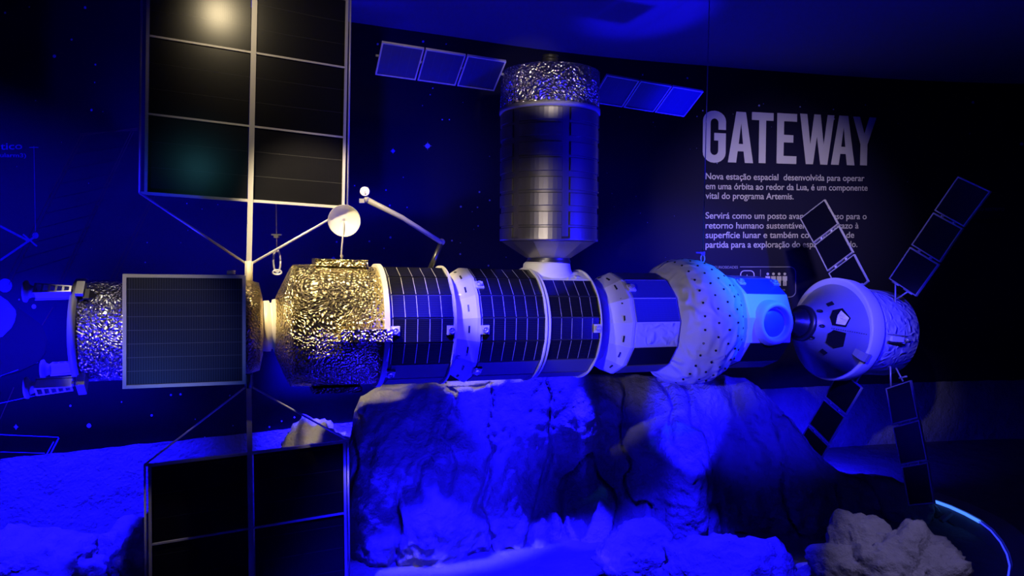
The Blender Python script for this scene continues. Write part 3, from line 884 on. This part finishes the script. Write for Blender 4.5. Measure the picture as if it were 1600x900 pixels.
# ---- robot arm behind the first habitat module
Pa = lambda px, py, o=-.10: sp(px, py, o)
ra = MB().tube([Pa(670, 425), Pa(689, 380)], .0125, 12).build('robot_arm', M['dark_metal'], ST, I4)
MB().tube([Pa(690, 379, -.09), Pa(628, 340, -.09), Pa(573, 312, -.09)], .011, 12, .014).build('arm_boom', M['grey'], ra, I4)
MB().ball(Pa(690, 378), .017, 14).build('elbow_joint', M['grey'], ra, I4)
MB().ball(Pa(573, 312, -.09), .016, 14).box(Pa(566, 314, -.09), (.025, .025, .02)).build('wrist_joint', M['grey'], ra, I4)
ph = Pa(570, 299, -.08)
MB().lathe([(-.03, .012), (-.01, .02), (0, .0225), (.004, .0225), (.006, .019), (.002, .014), (.005, .010), (.006, .001)], 24, R=frame(ph, EYE)).build('camera_head', M['white'], ra, I4)
MB().tube([Pa(573, 312, -.09), ph], .007, 8).build('wrist_link', M['dark_metal'], ra, I4)

# ---- airlock-side module with blue panels
r4 = rad(77, 965)
NS = 13
PH13 = math.radians(5)
h4, F4, L4 = polybody('panel_module', 952, 1019, r4, NS, PH13, 'white', 'blue panelled module left of the white inflatable')
w4 = 360.0 / NS
def fa(k):
    return (5 + w4 * k, 5 + w4 * (k + 1))
for k in (0, 1, 2):
    facet(h4, r4, *fa(k), .012, L4 - .004, 'bluecell')
facet(h4, r4, *fa(-1), .012, L4 - .004, 'white_rough', 'blanket_panel', .004)
facet(h4, r4, *fa(-2), .012, L4 - .004, 'orioncell', 'dark_panel', .004)
facet(h4, r4, *fa(-3), .012, L4 - .004, 'bare_skin', 'bare_panel', .004)
cap(h4, r4, -.105, r4 * .80, NS, PH13, (-62, -36, -14, 10, 32, 54, 76, 98), ())
sensor(h4, r4, 47, .022)
# warm white flap on the cap
# ---- inflatable module
Fi, Li = axis_frame(1014, 1122)
ri = rad(98, 1070)
prof = [(0.0, .56), (.05, .66), (.12, .80), (.22, .925), (.34, .985), (.47, 1.0), (.6, .99), (.72, .95), (.83, .87), (.91, .78), (.97, .68), (1.0, .58)]
im = MB(); vs = []; fs = []
NI = 120
fine = []
for (ta, ra_), (tb, rb_) in zip(prof, prof[1:]):
    for k in range(5):
        fine.append((ta + (tb - ta) * k / 5, ra_ + (rb_ - ra_) * k / 5))
fine.append(prof[-1])
for t, r in fine:
    for j in range(NI):
        a = 2 * PI * j / NI
        p = Vector((t * Li, -math.cos(a) * ri * r, math.sin(a) * ri * r))
        q = p * 9
        low = max(0.0, -math.sin(a - .3))
        dsp = 1 + .008 * noise.noise(q) + (.014 + .05 * low) * (abs(noise.noise(q * Vector((2.2, 1.6, 1.6)) if False else q * 1.9)) - .25)
        vs.append(Vector((p.x, p.y * dsp, p.z * dsp)))
for i in range(len(fine) - 1):
    for j in range(NI):
        fs.append((i * NI + j, (i + 1) * NI + j, (i + 1) * NI + (j + 1) % NI, i * NI + (j + 1) % NI))
im.add(vs, fs, True)
im.f.append(tuple(range(NI))); im.uv.append([(0, 0)] * NI); im.sm.append(False)
im.f.append(tuple(reversed(range((len(fine) - 1) * NI, len(fine) * NI)))); im.uv.append([(0, 0)] * NI); im.sm.append(False)
infl = im.build('inflatable_module', M['fabric'], ST, Fi)
infl['label'] = 'bulging white fabric module dotted with eyelets'
eye_me = None
def prof_r(t):
    for (ta, ra_), (tb, rb_) in zip(prof, prof[1:]):
        if t <= tb:
            return ra_ + (rb_ - ra_) * (t - ta) / (tb - ta), (rb_ - ra_) * ri / ((tb - ta) * Li)
for t in (.27, .43, .58, .72, .86):
    for ang in range(-74, 110, 12):
        a = math.radians(ang + (6 if t in (.43, .72) else 0))
        r, sl = prof_r(t)
        nr = Vector((0, -math.cos(a), math.sin(a)))
        c = nr * (ri * r + .001) + Vector((t * Li, 0, 0))
        nn = (nr - Vector((1, 0, 0)) * sl).normalized()
        Mx = Fi @ frame(c, c + nn)
        if eye_me is None:
            e = MB().lathe([(-.006, .0058), (.0025, .0058), (.0025, .0035), (.0005, .003), (.0005, .0005)], 10).build('eyelet', M['black'], infl, Mx)
            eye_me = e.data
        else:
            put('eyelet', eye_me, infl, Mx)

# ---- airlock module with the round hatch
r5 = rad(71, 1150)
NS5, PH5 = 12, math.radians(9)
h5, F5, L5 = polybody('airlock_module', 1126, 1188, r5, NS5, PH5, 'white', 'white airlock module with a round side hatch')
for k, mt in ((0.72, 'bluecell'), (1.72, 'bluecell'), (2.72, 'bluecell'), (-2.28, 'dark'), (-3.28, 'dark')):
    a0 = 9 + 30 * math.floor(k)
    a0 = 9 + 30 * (int(round(k - .72)))
    if a0 == 9:
        continue
for a0, mt, nm in ((39, 'bluecell', 'cell_panel'), (69, 'bluecell', 'cell_panel'), (99, 'bluecell', 'cell_panel'), (-51, 'orioncell', 'dark_panel'), (-81, 'orioncell', 'dark_panel')):
    facet(h5, r5, a0, a0 + 30, .012, L5 - .006, mt, nm, .005)
cap(h5, r5, -.075, r5 * .80, NS5, PH5, (-60, -40, -18, 10, 34, 58), ())
sensor(h5, r5, 60, .024); sensor(h5, r5, 60, L5 - .024)
aa = math.radians(3)
Ch = Vector((L5 * .52, -r5 * math.cos(aa) * .985, r5 * math.sin(aa)))
Mh = F5 @ frame(Ch, Ch + Vector((0, -math.cos(aa), math.sin(aa))))
MB().lathe([(-.05, .126), (-.01, .122), (.018, .116), (.030, .110), (.036, .102), (.036, .092), (.030, .086), (.024, .084), (.012, .082), (.002, .078), (.0, .001)], 56, caps=False).build('hatch_ring', M['white'], h5, Mh)
MB().lathe([(.001, .077), (.006, .072), (.008, .02), (.009, .001)], 48).build('hatch_door', M['bluecell'], h5, Mh)
MB().lathe([(L5, r5 * .96), (L5 + .03, r5 * .7), (L5 + .06, .10), (L5 + .12, .09)], 40, False).build('end_cone', M['white'], h5)

# ================================================================== upright cargo spacecraft
pb, pt = sp(857, 402), sp(859.5, 118)
cdir = (pt - pb)
Mc = frame(pb, pt)              # local x runs up the craft; local frame keeps y/z square to it
# rotate so that local angle 0 faces the visitor
xa = cdir.normalized(); front = (TOW - xa * TOW.dot(xa)).normalized()
Mc = Matrix((xa, -front, xa.cross(-front))).transposed().to_4x4(); Mc.translation = pb
LT = cdir.length
def tc_(py):                     # picture y on the craft's axis to length along it
    return (sp(858, py) - pb).dot(xa)
CG = thing('cargo_spacecraft', pb, 'upright grey cargo spacecraft cylinder with silver foil top standing on the station', 'spacecraft model')
rc = 76.5 * depth(sp(858, 250)) / F
tB, tF, tT = tc_(377), tc_(176), tc_(117)
hull = MB().lathe([(tB - .002, rc * .97), (tB, rc * 1.005), (tB + .012, rc * 1.005), (tB + .014, rc * .978), (tB + .02, rc * .978), (tF - .02, rc * .978), (tF, rc * .978)], 96, True).build('hull', M['hull'], CG, Mc)
# raised plates
for a in range(-1, 3):
    pass
ys = [(183, 164), (208, 189), (239, 219), (264, 244), (294, 275), (319, 300), (350, 330), (373, 355)]
dy = 20                        # plate rows were read at the front of the hull; the axis sits lower near the top
def tfront(py):
    # length along the axis of the point of the hull facing the visitor seen at picture y
    d = ray(852, py)
    p0 = pb + front * rc
    n_ = front
    k = (p0 - EYE).dot(n_) / d.dot(n_)
    return (EYE + d * k - pb).dot(xa)
seams = MB()
for g in (-65, -5, 55, 115, -125):
    # a column of plates from the gap at angle g to the gap at g+60
    for y0, y1 in ys:
        t0_, t1_ = tfront(y0), tfront(y1)
        a0, a1 = math.radians(g + 5), math.radians(g + 55)
        m = MB(); vs = []; K = 10
        for rr in (rc * .965, rc * 1.006):
            for i in range(K + 1):
                a = a0 + (a1 - a0) * i / K
                for t in (t0_, t1_):
                    vs.append(Vector((t, -rr * math.cos(a), -rr * math.sin(a))))
        o2 = 2 * (K + 1)
        fs = []
        for i in range(K):
            b = 2 * i
            fs += [(o2 + b, o2 + b + 1, o2 + b + 3, o2 + b + 2), (b, b + 2, b + 3, b + 1), (b, o2 + b, o2 + b + 2, b + 2), (b + 1, b + 3, o2 + b + 3, o2 + b + 1)]
        fs += [(0, 1, o2 + 1, o2), (2 * K + 1, 2 * K, o2 + 2 * K, o2 + 2 * K + 1)]
        m.add(vs, fs)
        m.build('hull_plate', M['hull_plate'], CG, Mc)
        da = .0035 / rc
        vs = []
        for rr in (rc * .965, rc * .984):
            for i in range(K + 1):
                a = (a0 - da) + (a1 - a0 + 2 * da) * i / K
                for t in (t0_ - .0035, t1_ + .0035):
                    vs.append(Vector((t, -rr * math.cos(a), -rr * math.sin(a))))
        seams.add(vs, fs)
seams.build('plate_seam_pattern', M['seam'], CG, Mc)
MB().lathe([(tF - .014, rc * .97), (tF - .014, rc * 1.025), (tF + .006, rc * 1.025), (tF + .008, rc * 1.0)], 96).build('band_ring', M['grey'], CG, Mc)
MB().lathe([(tF + .004, rc * 1.0), (tF + .03, rc * 1.012), ((tF + tT) / 2, rc * 1.0), (tT, rc * 1.005), (tT + .002, rc * .9)], 96).build('foil_band', M['silver'], CG, Mc)
MB().lathe([(tc_(403), rc * .47), (tB - .004, rc * .98)], 12, False, .2).build('lower_cone', M['hull'], CG, Mc)
MB().lathe([(tc_(417), rc * .40), (tc_(414), rc * .44), (tc_(408), rc * .455), (tc_(404), rc * .43), (tc_(400), rc * .47)], 48).build('docking_ring', M['dark_metal'], CG, Mc)
m = MB()
tt = tT
prof2 = [(tT - .01, rc * .17)]
for k in range(4):
    prof2 += [(tT + .016 * k + .03, rc * .17), (tT + .016 * k + .034, rc * .15), (tT + .016 * k + .042, rc * .15), (tT + .016 * k + .046, rc * .17)]
m.lathe(prof2, 32, False).build('nose_mechanism', M['dark_metal'], CG, Mc)

def panel_set(parent, panels, matn, wf=.006, th=.012, nrm_to=EYE):
    """panels: lists of four world corners; each becomes a framed panel under parent"""
    for c4 in panels:
        n_ = (c4[1] - c4[0]).cross(c4[3] - c4[0])
        if n_.dot(nrm_to - c4[0]) < 0:
            c4 = [c4[0], c4[3], c4[2], c4[1]]
        n_ = (c4[1] - c4[0]).cross(c4[3] - c4[0]).normalized()
        ringframe(c4, wf, th, .003).build('panel_frame', M['rail'], parent, I4)
        MB().slab(inset([p for p in c4], wf * .8), th * .6).build('cell_panel', M[matn], parent, I4)
# cargo wings: spar parallel to the station, chord tilted so that the underside shows
spar_z = sp(858, 118)
chord = (-TOW * .175 - UP * .100)       # from the near upper edge to the far lower edge
def cargo_wing(x0, y0, x1, y1, gaps, label, root, r0, r1):
    """upper edge runs from picture (x0,y0) to (x1,y1) on a plane in front of the axis by half the chord"""
    off = .0875
    A, B = sp(x0, y0, off), sp(x1, y1, off)
    panels = []
    for g0, g1 in gaps:
        a, b = A.lerp(B, g0), A.lerp(B, g1)
        panels.append([a + chord, b + chord, b, a])
    nb = -(B - A).cross(chord).normalized()
    if nb.dot(EYE - A) > 0:
        nb = -nb
    W = MB().tube([A.lerp(B, r0) + chord * .5 + nb * .018, A.lerp(B, r1) + chord * .5 + nb * .018], .006, 10).build('solar_wing', M['rail'], CG, I4)
    W['label'] = label
    panel_set(W, panels, 'smallcell', .006, .012)
    return W
G3 = [(0, .325), (.340, .66), (.675, 1.0)]
cargo_wing(597, 66, 791, 96, G3, 'left wing of three dark panels', None, -.02, 1.14)
cargo_wing(948, 117, 1099, 143, G3, 'right wing of three blue-lit panels', None, -.12, 1.0)

# ================================================================== crew capsule docked at the right end
Fo, Lo = axis_frame(1253, 1299)
CP = thing('crew_capsule', ax(1299), 'conical metal crew capsule with four black solar wings docked at the right end', 'spacecraft model')
ro = rad(79.5, 1299)
rn = rad(27, 1253)
p0, p1 = ax(1253), ax(1299)
cone = MB().lathe([(0, rn), (.012, rn * 1.03), (Lo * .98, ro * .965)], 96).build('capsule_cone', M['bare'], CP, Fo)
cone['label'] = 'shiny metal cone'
MB().lathe([(-.012, rn * .8), (-.012, rn * 1.05), (.010, rn * 1.05), (.012, rn)], 48).build('nose_ring', M['dark_metal'], cone)
MB().lathe([(-.10, rn * .5), (-.06, rn * .5), (-.055, rn * .62), (-.03, rn * .62), (-.025, rn * .8), (-.012, rn * .8)], 40).build('docking_mechanism', M['dark_metal'], cone)
Fo2 = frame(ax(1299), ax(1377))
L2o = (ax(1377) - ax(1299)).length
MB().lathe([(-.012, ro * .955), (-.014, ro * 1.0), (-.004, ro * 1.01), (.075, ro * 1.0), (.10, ro * .97), (.10, ro * .8)], 96, True).build('heat_shield_band', M['white'], CP, Fo2)
rs = rad(66, 1377)
sm_ = MB().lathe([(.09, ro * .93), (.16, rs * 1.01), (.165, rs), (L2o, rs), (L2o + .012, rs * .95)], 80, True).build('service_module', M['white_rough'], CP, Fo2)
def cone_pt(t, ang, lift=0.0):
    a = math.radians(ang)
    r = rn + (ro * .965 - rn) * t
    sl = math.atan2(ro * .965 - rn, Lo)
    nr = Vector((0, -math.cos(a), math.sin(a)))
    nn = nr * math.cos(sl) - Vector((1, 0, 0)) * math.sin(sl)
    return nr * r + Vector((t * Lo, 0, 0)) + nn * lift, nn
def cone_patch(loop, th, name, matn):
    """loop of (t, angle) bent over the cone"""
    m = MB()
    top = [cone_pt(t, a, th)[0] for t, a in loop]; bot = [cone_pt(t, a, -.006)[0] for t, a in loop]
    k = len(loop)
    m.add(top + bot, [tuple(range(k))] + [(i, i + k, (i + 1) % k + k, (i + 1) % k) for i in range(k)])
    return m.build(name, M[matn], cone)
cone_patch([(.30, 5), (.54, 4), (.62, 18), (.52, 36), (.34, 36), (.26, 22)], .004, 'window', 'glass')
cone_patch([(.36, 8), (.52, 7), (.59, 18), (.48, 32), (.40, 24)], .007, 'window_glint', 'gold_glint')  # lamp reflection painted as a patch over the upper window
cone_patch([(.26, -14), (.34, -4), (.56, -5), (.60, -26), (.48, -36), (.30, -34)], .004, 'window', 'glass')
for t, a in ((.12, 42), (.13, 0), (.05, -42)):
    c, nn = cone_pt(t, a)
    MB().lathe([(-.004, .017), (.004, .017), (.004, .012), (.001, .011), (.001, .001)], 20, R=frame(c, c + nn) @ Matrix.Scale(.55, 4, (0, 0, 1))).build('vent', M['black'], cone)
for t, a in ((.30, 52), (.34, -54)):
    cone_patch([(t, a - 4), (t + .12, a - 4), (t + .12, a + 4), (t, a + 4)], .004, 'hatch_plate', 'black')
for a0 in (-1.5,):
    m = MB()
    for k in range(16):
        c, nn = cone_pt(.30 + .04 * k, a0)
        m.box(c + nn * .002, (.004, .004, .004))
    m.build('rivet_pattern', M['dark_metal'], cone)
# curved umbilical strap over the rim
m = MB(); vs = []
path = []
for t, l in ((.80, .004), (.88, .022), (.97, .034), (1.06, .040), (1.16, .040)):
    path.append((t, l))
for t, l in path:
    for da_ in (-24, -15):
        c, nn = cone_pt(min(t, 1.0), da_ - 6, l)
        if t > 1.0:
            c = c + Vector((Lo * (t - 1.0), 0, 0))
        vs.append(c); vs.append(c - nn * .010)
fs = []
for i in range(len(path) - 1):
    b = 4 * i
    fs += [(b, b + 4, b + 6, b + 2), (b + 1, b + 3, b + 7, b + 5), (b, b + 1, b + 5, b + 4), (b + 2, b + 6, b + 7, b + 3)]
fs += [(0, 2, 3, 1), (b + 4, b + 5, b + 7, b + 6)]
m.add(vs, fs); m.build('umbilical_cover', M['grey'], cone)
# boom folded along the service module
bz = -.02
MB().box((.225, -rs * 1.02, bz), (.09, .02, .03)).build('boom_cover', M['white'], sm_)
MB().tube([(.15, -rs - .016, bz - .018), (.275, -rs - .016, bz - .03)], .006, 8).build('boom', M['black'], sm_)
MB().tube([(.14, -rs - .012, bz + .03), (.30, -rs - .012, bz + .02)], .003, 8).build('boom', M['chrome'], sm_)
MB().ball((.30, -rs - .012, bz), .013, 12).box((.315, -rs - .02, bz), (.03, .008, .008)).build('boom_joint', M['chrome'], sm_)
MB().tube([(.19, -.02, rs - .01), (.19, -.02, rs + .025)], .006, 8).box((.19, -.02, rs + .026), (.03, .012, .006)).build('antenna_stub', M['grey'], sm_)
# four wings on the plane square to the axis
Wc = Fo2 @ Vector((L2o * .72, 0, 0))
wn = (ax(1377) - ax(1299)).normalized()
def op(px, py):
    return on_plane(px, py, Wc, wn)
def capsule_wing(label, quads, feet, arms):
    panels = [[op(*p) for p in q_] for q_ in quads]
    root = [op(*p) for p in feet]
    W = MB().tube([root[0], root[1]], .005, 8).build('solar_wing', M['rail'], CP, I4)
    W['label'] = label
    for a, b in arms:
        MB().tube([op(*a), op(*b)], .005, 8).build('wing_strut', M['rail'], W, I4)
    panel_set(W, panels, 'orioncell', .007, .014)
    # hinges between neighbouring panels
    for q0, q1 in zip(panels, panels[1:]):
        e0 = [(q0[i], q0[(i + 1) % 4]) for i in range(4)]; e1 = [(q1[i], q1[(i + 1) % 4]) for i in range(4)]
        _, ea, eb = min((((x[0] + x[1]) / 2 - (y[0] + y[1]) / 2).length, i, j) for i, x in enumerate(e0) for j, y in enumerate(e1))
        a, b = (e0[ea][0] + e1[eb][1]) / 2, (e0[ea][1] + e1[eb][0]) / 2
        for k in (.3, .7):
            p = a.lerp(b, k)
            MB().box(p, (.012, .012, .012)).build('hinge', M['rail'], W, I4)
capsule_wing('upper left wing in front of the paragraph text',
    [[(1250, 341.5), (1271, 380), (1310, 350), (1288.5, 311.5)][::1], [(1272.5, 383), (1293, 424), (1333, 394), (1311, 353)], [(1294.5, 427), (1318, 470), (1357, 439.5), (1334.5, 397)]],
    [(1337, 458), (1352, 478)], [((1345, 452), (1356, 475))])
capsule_wing('long upper right wing',
    [[(1497, 275.5), (1460, 329), (1506, 354.5), (1548, 299)], [(1458.5, 332), (1424, 382.5), (1468.5, 410), (1504.5, 357)], [(1422, 386), (1389, 435.5), (1431, 463), (1467, 413)]],
    [(1399, 442), (1399, 475)], [((1418, 456), (1401, 467)), ((1394, 440), (1404, 446)), ((1412, 451), (1425, 460))])
capsule_wing('lower left wing',
    [[(1240, 704.5), (1271.5, 737.5), (1295, 697), (1262.5, 665.5)], [(1264, 662), (1295.5, 693.7), (1320.5, 652), (1287, 623.5)], [(1289, 620), (1322, 648), (1347, 606), (1312, 576)]],
    [(1330, 592), (1347, 572)], [((1338, 597), (1352, 575))])
capsule_wing('lower right wing hanging down',
    [[(1420, 790.5), (1460, 786.5), (1450, 722), (1409, 729.6)], [(1407, 726.7), (1449, 719), (1436.5, 656), (1395.5, 667.5)], [(1394, 664), (1435, 653), (1423, 594), (1384, 607)]],
    [(1392, 604), (1391, 570)], [((1411, 596), (1400, 575)), ((1405, 591), (1417, 588))])

# ================================================================== suspension cables
def chain(name, p_top, p_low, label, hook):
    o = thing(name, p_low, label, 'cable', 'cables holding up the station model')
    MB().tube([p_top, p_low], .0028, 8).build('wire', M['cable'], o, I4)
    return o
pl0 = sp(433, 424, -.02)
c1 = chain('suspension_cable', Vector((pl0.x + .0, pl0.y + .0, CEIL)), pl0 + UP * .085, 'thin cable with snap hook at the left end of the gold foil module', True)
def link_loop(c, rx, rz, tr, twist):
    pts = []
    for k in range(25):
        a = 2 * PI * k / 24
        v = Vector((rx * math.cos(a) * math.cos(twist), rx * math.cos(a) * math.sin(twist), rz * math.sin(a)))
        pts.append(c + v)
    return MB().tube(pts, tr, 8)
link_loop(pl0 + UP * .045, .015, .05, .0042, .3).build('snap_hook', M['chrome'], c1, I4)
link_loop(pl0 + UP * -.004, .018, .010, .0042, .3).build('ring', M['chrome'], c1, I4)
MB().box(pl0 + UP * .155, (.02, .02, .014)).box(pl0 + UP * .162, (.045, .008, .006)).build('clamp', M['cable'], c1, I4)
pr0 = sp(1098, 406, -.02)
c2 = chain('suspension_cable', Vector((pr0.x + .02, pr0.y, CEIL)), pr0, 'thin cable rising from the white inflatable module beside the letter G', True)
MB().box(pr0 + UP * .035, (.022, .018, .02)).box(pr0 + Vector((-.02, 0, .04)), (.035, .008, .008)).build('clamp', M['cable'], c2, I4)
link_loop(pr0 + UP * .008, .012, .022, .004, .3).build('snap_hook', M['chrome'], c2, I4)

# ================================================================== rocks
def fbm(p, o=5):
    return noise.fractal(p, .9, 2.1, o)
# main cliff: a relief standing before the wall
SIL = [(536, 760, 4.02), (544, 700, 4.04), (552, 650, 4.07), (565, 618, 4.1), (600, 600, 4.14), (700, 595, 4.2), (850, 588, 4.3), (930, 584, 4.35), (1010, 586, 4.4), (1090, 590, 4.42), (1130, 587, 4.45), (1165, 589, 4.46), (1188, 606, 4.46), (1215, 634, 4.45), (1250, 672, 4.44), (1275, 705, 4.42), (1310, 735, 4.40), (1350, 748, 4.36), (1395, 748, 4.34), (1440, 762, 4.30), (1470, 800, 4.22), (1490, 850, 4.1), (1510, 885, 4.0)]
TOP = [at_y(*s) for s in SIL]
def top_at(X):
    if X <= TOP[0].x:
        return TOP[0].z, TOP[0].y
    for a, b in zip(TOP, TOP[1:]):
        if X <= b.x:
            t = (X - a.x) / (b.x - a.x)
            return a.z + (b.z - a.z) * t, a.y + (b.y - a.y) * t
    return TOP[-1].z, TOP[-1].y
def bumpf(X, h, cx, ch, rx, rh):
    q_ = ((X - cx) / rx) ** 2 + ((h - ch) / rh) ** 2
    return math.exp(-q_)
X0, X1 = TOP[0].x, TOP[-1].x
NX, NH = 300, 90
mb = MB(); vs = []
for i in range(NX + 1):
    X = X0 + (X1 - X0) * i / NX
    zt, yt = top_at(X)
    edge = min(1.0, (X - X0) / .25, (X1 - X) / .25)
    yf = yt - .55 * max(0.1, edge) ** .5 * min(1, zt / .6)      # base line of the face
    for j in range(NH + 1):
        t = j / NH
        h = zt * t
        y = yf + (yt - yf) * (t ** 2.2)
        # hollows shaped to make dark patches, and bulges of the face
        y += .34 * bumpf(X, h, .30, .28, .42, .24) + .22 * bumpf(X, h, .62, .36, .14, .30) + .26 * bumpf(X, h, 1.35, .40, .22, .30)
        y -= .16 * bumpf(X, h, .42, .52, .07, .30) + .22 * bumpf(X, h, 1.02, .42, .16, .34) + .10 * bumpf(X, h, -.5, .4, .3, .4)
        q_ = Vector((X * 2.6, h * 2.0, 1.7))
        crk = abs(noise.noise(Vector((X * 3.1 + .6 * h, h * 1.5, 4.2)) + Vector((1, 1, 0)) * .3 * noise.noise(q_ * 3)))
        y += .09 * max(0.0, 1 - crk / .07)
        y += (.11 * fbm(q_, 6) + .03 * abs(fbm(q_ * 4, 4)) + .012 * fbm(q_ * 11, 3)) * (1 if t < .97 else .4)
        hh = h + (.03 * fbm(Vector((X * 5, h * 5, 9)), 4) * t * (1.0 if t < 1 else .6))
        vs.append(Vector((X, y, max(0.0, hh))))
    # back slope to the ground
    vs.append(Vector((X, yt + .22, max(0.0, zt - .04))))
    vs.append(Vector((X, yt + .38, 0)))
S_ = NH + 3
fs = []
for i in range(NX):
    for j in range(S_ - 1):
        a = i * S_ + j
        fs.append((a, a + S_, a + S_ + 1, a + 1))
mb.add(vs, fs, True)
for base in (0, NX * S_):
    mb.f.append(tuple(base + j for j in (range(S_) if base == 0 else reversed(range(S_))))); mb.uv.append([(0, 0)] * S_); mb.sm.append(False)
tag(mb.build('rock_cliff', M['rock'], None, I4), 'large rugged moon rock cliff behind and below the station model', 'rock')

def boulder(name, c, sz, label, seed, rough=.22, sub=5, peak=0.0):
    import bmesh
    bm = bmesh.new()
    bmesh.ops.create_icosphere(bm, subdivisions=sub, radius=1.0)
    for v in bm.verts:
        p = v.co.copy()
        q_ = p * 1.3 + Vector((seed * 3.7, seed * 1.3, seed))
        d = 1 + .035 * fbm(p * 7 + Vector((seed, 0, 0)), 4) + rough * fbm(q_, 5) + .12 * abs(fbm(q_ * 3.1, 4)) - .05
        if peak:
            d += peak * max(0, p.z) ** 2 * abs(noise.noise(Vector((p.x * 2.1 + seed, p.y * 1.2, seed))))
        v.co = Vector((p.x * d * sz[0], p.y * d * sz[1], p.z * d * sz[2]))
    zmin = -c[2]
    for v in bm.verts:
        if v.co.z < zmin:
            v.co.z = zmin
    me = bpy.data.meshes.new(name)
    bm.to_mesh(me); bm.free()
    me.polygons.foreach_set('use_smooth', [True] * len(me.polygons))
    me.materials.append(M['rock'])
    return tag(put(name, me, None, Matrix.Translation(c)), label, 'rock')
boulder('boulder', at_y(1000, 868, 3.36), (.21, .16, .16), 'blue-lit boulder at the foot of the cliff in the middle', 2)
boulder('boulder', at_y(1135, 920, 3.12), (.36, .2, .24), 'rounded pale blue boulder at the bottom edge right of the middle', 5, .16)
boulder('boulder', at_y(1385, 925, 3.12), (.38, .25, .25), 'grey lit peaked boulder at the bottom edge near the blue light strip', 8, .30, 6, .9)
boulder('boulder', at_y(35, 905, 3.10), (.38, .28, .21), 'dark blue boulder at the lower left corner', 11, .3)
boulder('boulder', at_y(232, 885, 3.24), (.20, .2, .24), 'dark blue boulder just left of the lower solar wing', 14, .3)
boulder('boulder', at_y(495, 730, 4.1), (.24, .2, .28), 'low dark rock beside the left foot of the cliff', 17, .25)

# ================================================================== kerb and light strip at the right
H_ = .10
arcp = [(1440, 776), (1462, 784), (1484, 792), (1508, 803), (1530, 815), (1548, 829), (1563, 847), (1573, 866), (1577.5, 884), (1575, 902), (1566, 925)]
P3 = [at_h(x, y, H_) for x, y in arcp]
kb = MB(); vs = []
for i, p in enumerate(P3):
    d = (P3[min(i + 1, len(P3) - 1)] - P3[max(i - 1, 0)]).normalized()
    o_ = Vector((-d.y, d.x, 0))
    for a, h in ((0.012, 0), (0.012, H_ + .01), (.14, H_ + .01), (.14, 0)):
        q_ = p + o_ * a
        vs.append(Vector((q_.x, q_.y, h)))
fs = []
for i in range(len(P3) - 1):
    b = 4 * i
    fs += [(b + k, b + (k + 1) % 4, b + 4 + (k + 1) % 4, b + 4 + k) for k in range(4)]
fs += [(3, 2, 1, 0), tuple(4 * (len(P3) - 1) + k for k in range(4))]
kb.add(vs, fs)
tag(kb.build('curved_kerb', M['kerb'], None, I4), 'low curved grey kerb behind the blue light strip at the lower right', 'kerb')
ls = thing('light_strip', P3[3], 'glowing blue light strip curving along the grey kerb at the lower right', 'light strip')
MB().tube(P3[1:5], .009, 10).build('bright_tube', M['led'], ls, I4)
MB().tube(P3[4:], .004, 10).build('dim_tube', M['led_dim'], ls, I4)
pa, pb2 = at_h(1470, 814, .03), at_h(1486, 801, .075)
MB().bar(pa, pb2, .02, .03).build('support_block', M['kerb'], ls, I4)
